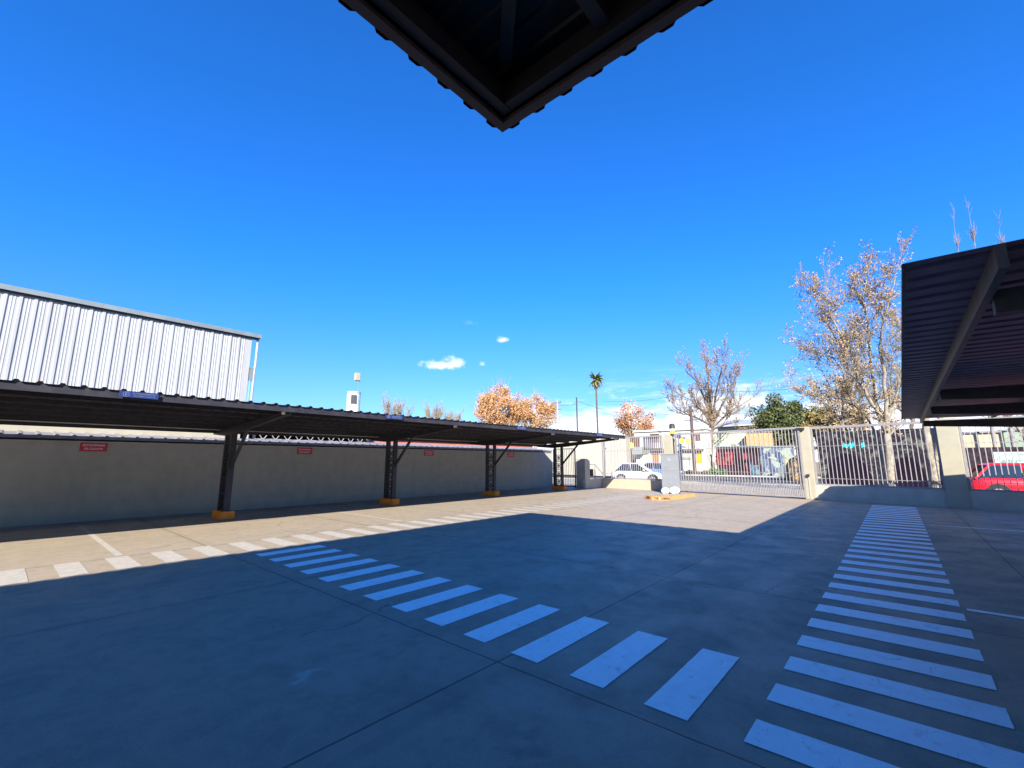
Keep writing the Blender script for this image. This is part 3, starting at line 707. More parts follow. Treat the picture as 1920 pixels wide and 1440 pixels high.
pc = at(1196, 895, X=33.5)
car('parked_car', 'white hatchback parked beyond the low wall, left of the cabinet', cp_('car_white', (.42, .42, .46)), (31.8, at(1197, 890, X=31.8).y, 0), R(-72), L=3.8, Hh=1.47)
car('parked_car', 'blue car parked half hidden behind the grey cabinet', cp_('car_blue', (.09, .16, .36)), (43, at(1238, 888, X=43).y, 0), R(-84), L=3.9, Hh=1.46)
car('parked_car', 'bright red car parked right behind the rightmost fence panel', cp_('car_red', (.72, .01, .02)), (27.9, -4.15, 0), R(-83), L=4.3, Hh=1.52, hood=1.0, boot=.40)

# ================================================================== TREES
def twig_tree(name, label, stems, mbark, mleaf, lv=3, n_side=5, L0=2.0, leafn=2, leafs=.10, seed=1, group=None, up=.25, rmin=.006, spread=.9, start=.3, cat='tree', leaf_p=.8, k0=7, droop=0.0):
    rnd = random.Random(seed); wood = MB(); leaf = MB(); tips = []
    def rv(a): return Vector((rnd.gauss(0, a), rnd.gauss(0, a), rnd.gauss(0, a)))
    def leaves(p, d, s_):
        for _ in range(leafn):
            if rnd.random() > leaf_p: continue
            c = p+rv(s_*1.3); a = rv(1).normalized(); b_ = a.cross(rv(1)).normalized(); s2 = s_*rnd.uniform(.5, 1.25)
            leaf.quad(c-a*s2-b_*s2*.5, c+a*s2*.2-b_*s2*.6, c+a*s2+b_*s2*.3, c-a*s2*.3+b_*s2*.6)
    def grow(p, d, r, L_, lvl):
        n = 4 if lvl > 0 else 3; pts = [p]; rs_ = [r]; dd = d.normalized()
        for i in range(n):
            dd = (dd+rv(.16)+Vector((0, 0, up*.35-droop*(lvl == 0)))).normalized(); p = p+dd*L_/n; pts.append(p); rs_.append(max(rmin, r*(1-.75*(i+1)/n)))
            if lvl > 0:
                for _ in range(rnd.choice((1, 1, 2))):
                    sd_ = (dd+rv(spread*.7)+Vector((0, 0, up*.3))).normalized(); grow(p, sd_, max(rmin, rs_[-1]*.7), L_*rnd.uniform(.45, .72), lvl-1)
            elif rnd.random() < .5: leaves(p, dd, leafs)
        wood.tube(pts, rs_, 5 if r > .03 else 3, cap=False); leaves(p, dd, leafs)
    for st in stems:
        pts = [Vector(p) for p in st[0]]; r0, r1 = st[1]; m_ = len(pts)
        sub = []; rr = []
        for i in range(m_-1):
            for k in range(3): sub.append(pts[i].lerp(pts[i+1], k/3)+rv(.02)*(1 if i or k else 0)); rr.append(r0+(r1-r0)*((i+k/3)/(m_-1)))
        sub.append(pts[-1]); rr.append(r1); wood.tube(sub, rr, k0, cap=False)
        tot = len(sub)
        for _ in range(int(n_side*(m_-1))):
            u_ = rnd.uniform(start if len(st) < 3 else st[2], 1); i = min(tot-2, int(u_*(tot-1))); p = sub[i]; d = (sub[i+1]-sub[i]).normalized()
            sd_ = (d*.6+rv(spread)+Vector((0, 0, up))).normalized(); grow(p, sd_, max(rmin, rr[i]*.45), L0*rnd.uniform(.6, 1.1)*(1.15-.5*u_), lv-1)
        grow(sub[-1], (sub[-1]-sub[-2]), rr[-1], L0*.8, lv-1)
    base = Vector(stems[0][0][0])
    root = thing(name, label, cat, (base.x, base.y, base.z), group)
    wood.build('trunk', mbark, root, smooth=True)
    if leaf.f: leaf.build('crown', mleaf, root)
    return root
m_bark1 = M('pale_bark', (.235, .195, .15), .9, var=.35, scale=6, bump=.6, bscale=18)
m_bark2 = M('brown_bark', (.24, .18, .13), .9, var=.3, scale=6)
m_barkd = M('dark_bark', (.13, .10, .08), .9, var=.3, scale=6)
m_lf1 = M('dry_leaves', (.235, .155, .085), .85, island=.6)
m_lf2 = M('tan_leaves', (.28, .19, .095), .85, island=.5)
m_lf3 = M('orange_leaves', (.37, .19, .08), .85, island=.5)
m_lf4 = M('green_leaves', (.048, .056, .014), .7, island=.7)
m_lf5 = M('russet_leaves', (.32, .15, .07), .85, island=.5)
def S(lst, X, dx=None, **k):
    dx = dx or [0]*len(lst); return [at(a, b, X=X+d) for (a, b), d in zip(lst, dx)]
X1_ = 25.3
b0 = at(1668, 905, X=X1_); b0.z = 0
T1 = [([b0]+S([(1668, 860), (1662, 800)], X1_), (.17, .12), .85),
 (S([(1664, 820), (1650, 782), (1628, 745), (1610, 712), (1603, 680), (1592, 650), (1572, 620), (1556, 588), (1548, 545)], X1_, [0, 0, -.2, -.4, -.6, -.8, -1, -1.2, -1.3]), (.085, .02), .3),
 (S([(1660, 800), (1645, 760), (1638, 720), (1632, 680), (1630, 630), (1624, 590), (1618, 560), (1628, 510)], X1_, [0, .2, .4, .5, .6, .7, .8, .9]), (.08, .02), .35),
 (S([(1662, 800), (1660, 750), (1657, 700), (1650, 650), (1655, 605), (1668, 560), (1678, 520)], X1_, [0, -.2, -.3, -.4, -.5, -.6, -.6]), (.085, .02), .35),
 (S([(1664, 800), (1678, 755), (1690, 700), (1700, 640), (1712, 585)], X1_, [0, .2, .5, .7, .9]), (.06, .02), .3),
 (S([(1606, 712), (1580, 690), (1552, 672), (1528, 662)], X1_-.4), (.045, .015), .2),
 (S([(1592, 650), (1570, 640), (1550, 600), (1530, 560)], X1_-.8), (.04, .015), .3),
 ([at(1652, 905, X=X1_+.5)*1.0]+S([(1650, 850), (1640, 810), (1625, 780), (1600, 760), (1570, 745)], X1_+.5), (.08, .02), .6)]
T1[-1][0][0].z = 0
twig_tree('bare_tree', 'tall many-stemmed winter tree with dry seed clusters, left of the right carport', T1, m_bark1, m_lf1, lv=3, n_side=2.7, L0=1.45, leafn=4, leafs=.040, seed=5, spread=.75, up=.35, rmin=.0070, leaf_p=.55)
b1 = at(1752, 905, X=25.0); b1.z = 0; b2 = at(1768, 905, X=25.1); b2.z = 0
twig_tree('bare_tree', 'pale forked tree trunk just beside the half-shaded fence pillar', [([b1]+S([(1750, 870), (1742, 835), (1735, 800), (1738, 770), (1745, 740)], 25.0), (.17, .08), .7), (S([(1752, 862), (1760, 830), (1762, 795), (1770, 760)], 25.0), (.13, .07), .6)], m_bark1, m_lf1, lv=2, n_side=1.2, L0=1.6, leafn=1, leafs=.05, seed=8, up=.4)
b3 = at(1585, 900, X=38); b3.z = 0
twig_tree('bare_tree', 'smaller brown bare tree behind the tall many-stemmed one', [([b3]+S([(1583, 850), (1580, 800), (1580, 760), (1584, 720)], 38), (.14, .05), .55), (S([(1580, 800), (1560, 765), (1530, 745), (1512, 735)], 38), (.06, .02), .2), (S([(1580, 790), (1605, 760), (1618, 735)], 38), (.06, .02), .2)], m_bark2, m_lf2, lv=3, n_side=3, L0=2.0, leafn=2, leafs=.06, seed=11, up=.3, rmin=.010)
b4 = at(1690, 900, X=38); b4.z = 0
twig_tree('bare_tree', 'tangle of a bare tree partly hidden by the right carport edge', [([b4]+S([(1700, 850), (1712, 790), (1715, 750), (1705, 700), (1700, 640)], 38), (.15, .03), .5), (S([(1712, 790), (1690, 770), (1670, 730), (1672, 680)], 38.5), (.06, .02), .2)], m_barkd, m_lf1, lv=3, n_side=3, L0=2.0, leafn=1, leafs=.05, seed=12, up=.35, rmin=.010)
# slender poplars behind the right carport
for i, (px, py, lb) in enumerate(((1789, 425, 'slender bare poplar top above the right carport, left of its twin'), (1819, 412, 'slender bare poplar top above the right carport, tallest of the three'), (1874, 436, 'slender bare poplar top above the right carport, farthest right'))):
    tp_ = at(px, py, X=44); bs_ = Vector((tp_.x, tp_.y, 0))
    twig_tree('poplar_tree', lb, [([bs_, bs_.lerp(tp_, .35), bs_.lerp(tp_, .7), tp_], (.12, .010), .72)], M('pale_twigs', (.22, .20, .20), .9), m_lf1, lv=2, n_side=9, L0=1.5, leafn=0, seed=20+i, up=1.1, spread=.4, rmin=.008, group='bare poplars behind the right carport')
# mid street tree
XM = 63
bm_ = at(1331, 886, X=XM); bm_.z = 0
TM = [([bm_]+S([(1331, 850), (1333, 815), (1335, 790)], XM), (.42, .28), .9)]
for i, ps in enumerate(([(1335, 800), (1318, 772), (1300, 752), (1278, 742)], [(1335, 795), (1322, 750), (1306, 715), (1290, 700)], [(1336, 790), (1330, 740), (1326, 700), (1322, 678)], [(1336, 790), (1342, 740), (1350, 705), (1356, 685)], [(1337, 795), (1356, 755), (1372, 725), (1384, 702)], [(1337, 800), (1365, 775), (1392, 758), (1412, 745)], [(1336, 800), (1310, 785), (1285, 775), (1268, 765)], [(1337, 805), (1362, 795), (1385, 790)])):
    TM.append((S(ps, XM, [0, (i % 3-1)*1.5, (i % 3-1)*3, (i % 3-1)*4.0]), (.16, .04), .2))
twig_tree('street_tree', 'vase-shaped winter tree with tan leaves across the street, over the gate', TM, M('street_bark', (.15, .105, .085), .9, var=.45, scale=2), m_lf2, lv=3, n_side=3.2, L0=2.6, leafn=3, leafs=.06, seed=31, up=.45, rmin=.018, spread=.62, leaf_p=.75)

def leafy(name, label, base, cen, rad, mleaf, mbark, n=2600, size=.3, seed=1, group=None, lumps=9, gap=.35, flat=1.0, trunk_r=.25, cat='tree', twigs=0):
    """crown of leaf-sized faces gathered in clumps on branches"""
    rnd = random.Random(seed); root = thing(name, label, cat, tuple(base), group); base = Vector(base); cen = Vector(cen); rad = Vector(rad)
    wood = MB(); lf = MB(); cl_ = []
    for i in range(lumps):
        while True:
            v = Vector((rnd.uniform(-1, 1), rnd.uniform(-1, 1), rnd.uniform(-1, 1)))
            if .25 < v.length < 1: break
        p = cen+Vector((v.x*rad.x, v.y*rad.y, v.z*rad.z))*.86; cl_.append((p, rnd.uniform(.22, .42)))
        mid = base.lerp(p, .55)+Vector((0, 0, rad.z*.1)); wood.tube([base+(Vector((cen.x, cen.y, cen.z-rad.z))-base)*.8, mid, p], [trunk_r*.6, trunk_r*.3, trunk_r*.08], 5)
    wood.tube([base, base.lerp(Vector((cen.x, cen.y, cen.z)), .6), cen], [trunk_r, trunk_r*.8, trunk_r*.3], 8)
    mr = (rad.x+rad.y+rad.z)/3
    for i in range(n):
        p, s_ = rnd.choice(cl_); v = Vector((rnd.gauss(0, 1), rnd.gauss(0, 1), rnd.gauss(0, 1)*flat)).normalized()*(rnd.random()**.45)*s_*mr
        q_ = p+v; a = Vector((rnd.gauss(0, 1), rnd.gauss(0, 1), rnd.gauss(0, 1))).normalized(); b_ = a.cross(Vector((rnd.gauss(0, 1), rnd.gauss(0, 1), rnd.gauss(0, 1)))).normalized(); z_ = size*rnd.uniform(.4, 1.2)
        lf.quad(q_-a*z_, q_-b_*z_*.5, q_+a*z_, q_+b_*z_*.5)
    for i in range(twigs):
        p, s_ = rnd.choice(cl_); d = (p-cen).normalized()+Vector((rnd.gauss(0, .4), rnd.gauss(0, .4), abs(rnd.gauss(.6, .4)))); d.normalize()
        wood.tube([p, p+d*mr*.25, p+d*mr*rnd.uniform(.4, .62)+Vector((0, 0, .1))], [.03, .02, .012], 3, cap=False)
    wood.build('trunk', mbark, root); lf.build('crown', mleaf, root); return root
def leafy_px(name, label, cx_, cy_, hw, hh, mleaf, mbark, X=None, Y=None, **k):
    c = at(cx_, cy_, X=X, Y=Y); e = at(cx_+hw, cy_, X=X, Y=Y); u = at(cx_, cy_-hh, X=X, Y=Y)
    dd = (c-EYE).dot(FW); s_ = dd/F
    return leafy(name, label, (c.x, c.y, 0), c, (hw*s_, hw*s_, hh*s_), mleaf, mbark, **k)
leafy_px('evergreen_tree', 'dense dark green tree behind the gate, right of the vase-shaped tree', 1468, 790, 56, 52, m_lf4, m_barkd, X=73, n=16000, size=.22, seed=3, lumps=34, trunk_r=.3)
leafy_px('evergreen_tree', 'smaller green and brown tree to the right of the dark green one', 1532, 796, 34, 28, M('olive_leaves', (.13, .095, .03), .7, island=.6), m_barkd, X=63, n=3600, size=.26, seed=4, lumps=16, trunk_r=.2)
leafy_px('autumn_tree', 'large orange-leaved tree above the left carport, left one of the pair', 935, 771, 54, 45, m_lf3, m_bark2, Y=50, n=17000, size=.17, seed=7, lumps=40, trunk_r=.35, twigs=160, group='orange trees above the carport')
leafy_px('autumn_tree', 'large orange-leaved tree above the left carport, right one of the pair', 1003, 776, 42, 43, m_lf3, m_bark2, Y=53, n=13000, size=.17, seed=9, lumps=28, trunk_r=.35, twigs=220, group='orange trees above the carport')
leafy_px('autumn_tree', 'russet tree between the palm and the white house', 1188, 792, 42, 36, m_lf5, m_bark2, X=88, n=4200, size=.24, seed=14, lumps=34, trunk_r=.3, twigs=160)
leafy_px('autumn_tree', 'tan bush of a tree behind the right end of the fence gate', 1600, 790, 40, 26, m_lf2, m_bark2, X=58, n=2500, size=.2, seed=15, lumps=18, trunk_r=.2, twigs=100)
# far bare crowns above the carport roof
for i, (px, py, hw, lb) in enumerate(((738, 748, 30, 'pale bare treetop above the carport, left one near the water tank'), (812, 757, 20, 'pale bare treetop above the carport, middle of three'), (846, 768, 16, 'dark thin bare treetop above the carport, nearest the orange tree'))):
    tp_ = at(px, py+13, Y=50); bs_ = Vector((tp_.x, tp_.y, 0)); lowp = bs_.lerp(tp_, .45); st = [([bs_, lowp], (.25, .15), .9)]
    rnd = random.Random(50+i)
    for k in range(9):
        e_ = tp_+Vector((rnd.uniform(-1, 1), rnd.uniform(-1, 1), 0))*hw*.075+Vector((0, 0, rnd.uniform(-1.4, .1))); st.append(([lowp, lowp.lerp(e_, .6)+Vector((0, 0, .4)), e_], (.08, .03), .3))
    twig_tree('bare_tree', lb, st, m_bark1, m_lf2, lv=2, n_side=7, L0=1.5, leafn=1, leafs=.05, seed=60+i, up=.7, rmin=.014, spread=.55, group='bare treetops above the carport')
# palm
pb = at(1120, 795, X=95); pt_ = at(1117, 712, X=95); base_ = Vector((pb.x, pb.y, 0))
pm = thing('palm_tree', 'tall slender palm standing far off against the sky', 'palm', tuple(base_))
MB().tube([base_, base_.lerp(pt_, .5)+Vector((.1, 0, 0)), pt_], [.30, .22, .2], 8).build('trunk', M('palm_trunk', (.08, .065, .06), .9), pm)
rnd = random.Random(77); fr = MB(); sk_ = MB()
def frond(mb_, d, L_, drop, wd):
    p = Vector(pt_); dd = Vector(d); segs = 7
    for i in range(segs):
        q_ = p+dd*L_/segs; sd_ = dd.cross(Vector((0, 0, 1)))
        if sd_.length < .05: sd_ = Vector((1, 0, 0))
        sd_.normalize(); wv = wd*(1-(i/segs)**2*.6)
        for sg in (-1, 1):
            for kk in range(2):
                o_ = p.lerp(q_, kk*.5); mb_.quad(o_, o_+dd*.16, o_+dd*.28+sd_*sg*wv+Vector((0, 0, -.12)), o_+dd*.10+sd_*sg*wv*.8+Vector((0, 0, -.14)))
        p = q_; dd = (dd+Vector((0, 0, -drop))).normalized()
for i in range(64):
    a = rnd.uniform(0, 6.28); el = rnd.uniform(-.55, 1.3); frond(fr, (math.cos(a)*math.cos(el), math.sin(a)*math.cos(el), math.sin(el)), rnd.uniform(1.9, 2.5), .16, .36)
for i in range(36):
    a = rnd.uniform(0, 6.28); el = rnd.uniform(-1.5, -.75); frond(sk_, (math.cos(a)*math.cos(el), math.sin(a)*math.cos(el), math.sin(el)), rnd.uniform(1.4, 2.4), .2, .25)
fr.build('crown', M('palm_green', (.11, .12, .03), .7, island=.6), pm); sk_.build('dead_skirt', m_lf2, pm)

# ================================================================== UTILITY POLES AND WIRES
def pole(px, pyt, X, r, label, arm=0, mt=None, pyb=None, name='utility_pole'):
    tp_ = at(px, pyt, X=X); r_ = thing(name, label, 'pole', (tp_.x, tp_.y, 0), 'utility poles')
    MB().tube([(tp_.x, tp_.y, 0), (tp_.x, tp_.y, tp_.z)], [r*1.25, r], 10).build('shaft', mt or M('pole_concrete', (.33, .29, .26), .9), r_)
    if arm:
        dv = Vector((.25, 1, 0)).normalized()
        for z in (.5, 1.6)[:arm]:
            MB().bar(Vector((tp_.x, tp_.y, tp_.z-z))-dv*.9, Vector((tp_.x, tp_.y, tp_.z-z))+dv*.9, .09, .09).build('crossarm', m_barkd, r_)
        for s_ in (-.8, -.3, .3, .8): c_ = Vector((tp_.x, tp_.y, tp_.z-.45))+dv*s_; MB().tube([c_, c_+Vector((0, 0, .16))], .05, 6).build('insulator', m_steel, r_)
    return tp_
P1_ = pole(1294.5, 762, 53, .16, 'brown utility pole in front of the white house', arm=2, mt=M('pole_wood', (.085, .05, .045), .9))
P2_ = pole(1045, 750, 60, .16, 'utility pole with a crossarm just right of the orange trees', arm=2)
P3_ = pole(1081, 745, 60, .10, 'thin grey pole between the orange trees and the palm', mt=m_steel)
def wire(name, label, a, b, sag, r=.022):
    pts = [a.lerp(b, k/16)-Vector((0, 0, sag*4*(k/16)*(1-k/16))) for k in range(17)]
    tag(MB().tube(pts, r, 4).build(name, m_black), label, 'wire', 'overhead wires of the street')
wire('overhead_wire', 'overhead wire falling from the thin grey pole towards the white house', P3_-Vector((0, 0, .5)), P1_-Vector((0, 0, .6)), 1.2)
wire('overhead_wire', 'thin overhead wire between the two poles beside the orange trees', P2_-Vector((0, 0, 1.0)), P3_-Vector((0, 0, 1.0)), .1)
wire('overhead_wire', 'upper overhead wire crossing the sky towards the tall many-stemmed tree', P1_+Vector((0, 0, 2.2)), at(1700, 690, X=46), 1.0, .018)
wire('overhead_wire', 'lower overhead wire passing behind the dark green tree', P1_-Vector((0, 0, .55)), at(1700, 752, X=46), .6)
wire('overhead_wire', 'long overhead wire running from the palm side into the vase-shaped tree', at(1130, 752, X=80), at(1300, 735, X=66), .6, .02)
wire('overhead_wire', 'low overhead wire behind the top rail of the gate', at(1180, 803, X=66), at(1420, 797, X=62), .5)

# ================================================================== ACROSS THE STREET
def facade_px(x0, x1, ytop, X, ybot=None, depth=6):
    a = at(x0, ytop, X=X); b = at(x1, ytop, X=X); return a.y, b.y, (a.z+b.z)/2
hw_m = M('white_house', (.46, .44, .39), .8, var=.05, scale=.6)
XH = 57
yl, yr, zt = facade_px(1189, 1322, 808, XH)
ho = thing('house', 'white two-storey house with orange ground-floor openings across the street', 'house', (XH, (yl+yr)/2, 0))
MB().box((XH, yr, 0), (XH+2.0, yl, zt)).build('wall', hw_m, ho)
def opening(root, x0, x1, y0, y1, X, mt, name='window', fr=m_barkd, dz=0.0):
    a = at(x0, y0, X=X); b = at(x1, y1, X=X); ya, yb = sorted((a.y, b.y)); z0, z1 = sorted((a.z, b.z))
    w_ = MB().box((X-.06, ya, z0), (X+.02, yb, z1)).build(name, mt, root)
    MB().box((X-.12, ya-.08, z1), (X-.0, yb+.08, z1+.1)).build('lintel', fr, w_); return w_
m_mar = M('maroon_wood', (.13, .045, .045), .6); m_or = M('orange_shutter', (.75, .30, .01), .5); m_or2 = M('brown_shutter', (.38, .15, .02), .5)
opening(ho, 1220, 1236, 815, 829, XH, m_mar); opening(ho, 1303, 1313, 816, 826, XH, m_mar)
opening(ho, 1223, 1237, 852, 873, XH, m_or2, 'door'); opening(ho, 1305.5, 1317, 850.5, 868, XH, m_or)
for (xa, xb) in ((1215, 1262), (1274, 1319)):
    a = at(xa, 842, X=XH); b = at(xb, 845, X=XH); MB().box((XH-.45, b.y, b.z), (XH, a.y, b.z+.25)).build('ledge', m_barkd, ho)
a = at(1277, 857, X=XH); b = at(1296, 861.5, X=XH); MB().box((XH-.08, b.y, b.z), (XH, a.y, a.z)).build('name_board', M('board_grey', (.22, .21, .15), .7), ho)
MB().box((XH-.2, yr-.1, zt), (XH+2.1, yl+.1, zt+.25)).build('parapet', hw_m, ho)
tk = at(1260, 800, X=XH+1); MB().tube([(tk.x, tk.y, zt+.25), (tk.x, tk.y, zt+.4), (tk.x, tk.y, zt+.85), (tk.x, tk.y, zt+1.0)], [.42, .38, .36, .2], 14).build('roof_tank', m_steel, ho)
# cream ribbed building left
XB = 40
yl, yr, _ = facade_px(1040, 1174, 830, XB)
cbld = thing('warehouse', 'cream ribbed warehouse wall across from the pedestrian gate', 'building', (XB, (yl+yr)/2, 0))
MB().box((XB+.06, yr, 0), (XB+.9, yl, 3.9)).build('wall', m_cream, cbld)
corr(ribs(yl-yr, .35, .10, .05, .045), (XB, yr, .15), (0, 1, 0), (0, 0, 3.7), (-1, 0, 0)).build('cladding', M('cream_cladding', (.36, .325, .27), .5, var=.05), cbld)
MB().box((XB-.05, yr, 0), (XB+.05, yl, .14)).build('plinth', m_steel, cbld)
c_ = at(1134, 841, X=XB); MB().tube([(XB-.15, c_.y, c_.z), (XB, c_.y, c_.z)], .14, 10).build('wall_lamp', m_steel, cbld)
# dark shop with round sign
yl, yr, _ = facade_px(1175, 1193, 815, 54)
ds = thing('shop', 'narrow brown shop front between the cream warehouse and the white house', 'shop', (54, (yl+yr)/2, 0))
MB().box((54, yr, 0), (55, yl, at(1180, 820, X=54).z)).build('wall', M('brown_front', (.10, .055, .045), .8, var=.4, scale=1.5), ds)
def roundsign(px, py, rp, X, mt, label, nm='round_sign', base=True):
    c_ = at(px, py, X=X); s_ = (c_-EYE).dot(FW)/F; r_ = thing(nm, label, 'sign', (c_.x, c_.y, 0))
    dv = (EYE-c_); dv.z = 0; dv.normalize()
    MB().tube([c_, c_+dv*.06], rp*s_, 16).build('disc', mt, r_)
    MB().tube([(c_.x, c_.y, 0), (c_.x, c_.y, c_.z)], .05, 6).build('post', m_steel, r_)
roundsign(1183, 835, 5.5, 48, M('sign_orange', (.80, .42, .05), .5), 'orange round sign in front of the narrow brown shop')
roundsign(1277.5, 827, 4.8, 50, M('sign_yellow', (.85, .62, .02), .5), 'yellow round sign before the white house, left of the pair')
roundsign(1290.5, 827, 5.2, 50, MATS['sign_yellow'], 'yellow round sign before the white house, right of the pair, by the brown pole')
# kiosk
yl, yr, zt = facade_px(1191, 1206, 838, 51)
kk = thing('kiosk', 'small pale kiosk with a grey awning beyond the white hatchback', 'kiosk', (51, (yl+yr)/2, 0))
MB().box((51, yr, 0), (52.5, yl, zt-.8)).build('wall', hw_m, kk); MB().prism([(50.2, yr-.1, zt-.9), (52.6, yr-.1, zt-.75), (52.6, yr-.1, zt), (50.6, yr-.1, zt)], (0, yl-yr+.2, 0)).build('awning', M('awning_grey', (.18, .19, .18), .7), kk)
# low hedge in front of the house
def hedge(name, label, x0, x1, ytop, X, mt, depth=1.2, n=900, seed=1, size=.16, cat='hedge'):
    a = at(x0, ytop, X=X); b = at(x1, ytop, X=X); rnd = random.Random(seed); mb = MB(); zt = (a.z+b.z)/2
    for i in range(n):
        y_ = rnd.uniform(b.y, a.y); u_ = (y_-b.y)/(a.y-b.y); hz_ = zt*(.75+.25*math.sin(u_*9+seed))*(.8+.2*math.sin(u_*23)); c = Vector((X+rnd.uniform(-depth/2, depth/2), y_, hz_*rnd.random()**.6))
        q1_ = Vector((rnd.gauss(0, 1), rnd.gauss(0, 1), rnd.gauss(0, 1))).normalized(); q2_ = q1_.cross(Vector((rnd.gauss(0, 1), rnd.gauss(0, 1), rnd.gauss(0, 1)))).normalized(); s_ = size*rnd.uniform(.6, 1.4)
        mb.quad(c-q1_*s_, c-q2_*s_*.5, c+q1_*s_, c+q2_*s_*.5)
    r_ = thing(name, label, cat, (X, (a.y+b.y)/2, 0)); mb.build('foliage', mt, r_)
    st = MB()
    for k in range(10): y_ = b.y+(a.y-b.y)*(k+.5)/10; st.tube([(X, y_, 0), (X+.1, y_+.1, zt*.6)], [.04, .02], 4)
    st.build('stems', m_barkd, r_); return r_
hedge('hedge', 'dark low hedge along the foot of the white house', 1275, 1325, 882, 55.5, m_barkd, seed=2, n=1400)
hedge('bush', 'green bush at the foot of the vase-shaped tree', 1322, 1358, 876, 56, M('bush_green', (.05, .10, .025), .7, island=.5), seed=3, n=1200, cat='bush')
hedge('bush', 'greyish bare shrub above the maroon shed behind the gate', 1343, 1394, 828, 59, M('grey_twigs', (.20, .17, .12), .8, island=.4), seed=4, n=3800, size=.14, cat='bush', depth=1.6)
# buildings seen through the gate
def simple_bld(name, label, x0, x1, ytop, X, mt, depth=6, roof=None, cat='building', ribbed=None):
    yl, yr, zt = facade_px(x0, x1, ytop, X); r_ = thing(name, label, cat, (X, (yl+yr)/2, 0))
    MB().box((X, yr, 0), (X+depth, yl, zt)).build('wall', mt, r_)
    MB().box((X-.15, yr-.1, zt), (X+depth+.1, yl+.1, zt+.12)).build('roof', roof or m_trim, r_)
    if ribbed: corr(ribs(yl-yr, .6, .2, .1, .06), (X-.02, yr, .1), (0, 1, 0), (0, 0, zt-.15), (-1, 0, 0)).build('cladding', ribbed, r_)
    return r_, yl, yr, zt
simple_bld('building', 'cream building behind the shrub, seen through the upper gate bars', 1336, 1399, 812, 71, M('pale_yellow', (.50, .50, .33), .8), roof=hw_m)
simple_bld('building', 'peach ribbed building behind the graffiti wall', 1398, 1446, 811, 69, M('peach', (.46, .25, .11), .8), ribbed=M('peach_clad', (.48, .26, .12), .6))
simple_bld('building', 'long building with a blue-grey roof behind the cream one', 1345, 1420, 800, 84, hw_m)[0]
yl, yr, zt = facade_px(1345, 1420, 800, 84)
gr = thing('roof_shelter', 'blue-grey sheet roof rising behind the cream building', 'roof', (83, (yl+yr)/2, 0))
MB().prism([(82.5, yr-.2, zt+.14), (92, yr-.2, zt+1.7), (92, yr-.2, zt+1.8), (82.5, yr-.2, zt+.24)], (0, yl-yr+.4, 0)).build('sheet', M('bluegrey_roof', (.30, .33, .42), .5), gr)
ms, yl, yr, zt = simple_bld('shed', 'maroon shed with red painted front behind the sliding gate', 1342, 1423, 838, 57, M('maroon_wall', (.028, .010, .020), .95, spec=.15, var=.8, scale=.9), depth=3, cat='shed')  # wall darkened and mottled, tree shade put into its colour
for (xa, xb, ya, yb, c_) in ((1342, 1376, 848, 872, (.17, .03, .035)), (1392, 1403, 850, 862, (.16, .03, .04)), (1405, 1413, 865, 892, (.04, .10, .16)), (1413, 1424, 872, 894, (.07, .14, .17)), (1398, 1402, 868, 888, (.2, .05, .05))):
    a = at(xa, ya, X=57); b = at(xb, yb, X=57); MB().box((56.93, b.y, max(.05, b.z)), (57.0, a.y, a.z)).build('painted_panel', M('panel_%d' % xa, c_, .95, spec=.15, var=.85, scale=1.6), ms)  # panel colours carry the same mottled tree shade
def graf(t, o, c, p):
    v = nd(t, 'ShaderNodeTexVoronoi'); v.inputs['Scale'].default_value = 1.1
    wv = vm(t, 'ADD', vm(t, 'MULTIPLY', o, (1, 1.5, .8)), vm(t, 'SCALE', noisec(t, o))); t.links.new(wv, v.inputs['Vector'])
    r = nd(t, 'ShaderNodeValToRGB'); t.links.new(v.outputs['Color'], r.inputs[0]); e = r.color_ramp; e.interpolation = 'CONSTANT'
    cs = [(0, (.08, .10, .16)), (.25, (.10, .14, .16)), (.42, (.25, .29, .25)), (.6, (.035, .055, .12)), (.75, (.12, .14, .18)), (.88, (.05, .05, .09))]  # graffiti tones darkened, tree shade painted in
    e.elements[0].position = 0; e.elements[0].color = (*cs[0][1], 1); e.elements[1].position = cs[1][0]; e.elements[1].color = (*cs[1][1], 1)
    for ps, cc in cs[2:]: q_ = e.elements.new(ps); q_.color = (*cc, 1)
    return r.outputs[0]
def noisec(t, o):
    n = nd(t, 'ShaderNodeTexNoise'); t.links.new(o, n.inputs['Vector']); n.inputs['Scale'].default_value = 1.6; n.inputs['Detail'].default_value = 3
    return vm(t, 'MULTIPLY', n.outputs['Color'], (1.6, 1.6, 1.6))
gw, yl, yr, zt = simple_bld('graffiti_wall', 'wall painted in pale blue and white graffiti, behind the right half of the gate', 1423, 1487, 838, 57.02, M('graffiti', (.3, .4, .5), .8, fn=graf), depth=.3, cat='wall')
cpst = at(1473, 853, X=54); tag(MB().tube([(cpst.x, cpst.y, 0), (cpst.x, cpst.y, cpst.z)], .22, 8).build('concrete_post', M('mossy_post', (.33, .32, .17), .9)), 'mossy yellowish concrete post before the graffiti wall', 'post')
mo = MB(); rnd = random.Random(3); mc = at(1497, 905, X=45); mc.z = 0
bm = bmesh.new(); bmesh.ops.create_icosphere(bm, subdivisions=3, radius=1)
mo.add([(mc.x+v.co.x*1.0, mc.y+v.co.y*1.0, max(0, v.co.z)*1.9*(1+.15*math.sin(7*v.co.x)*math.cos(5*v.co.y))) for v in bm.verts], [tuple(v.index for v in f.verts) for f in bm.faces]); bm.free()
tag(mo.build('sand_heap', M('sand', (.36, .21, .09), .95, var=.2), smooth=True), 'heap of orange sand beside the gate\'s right pillar', 'heap')
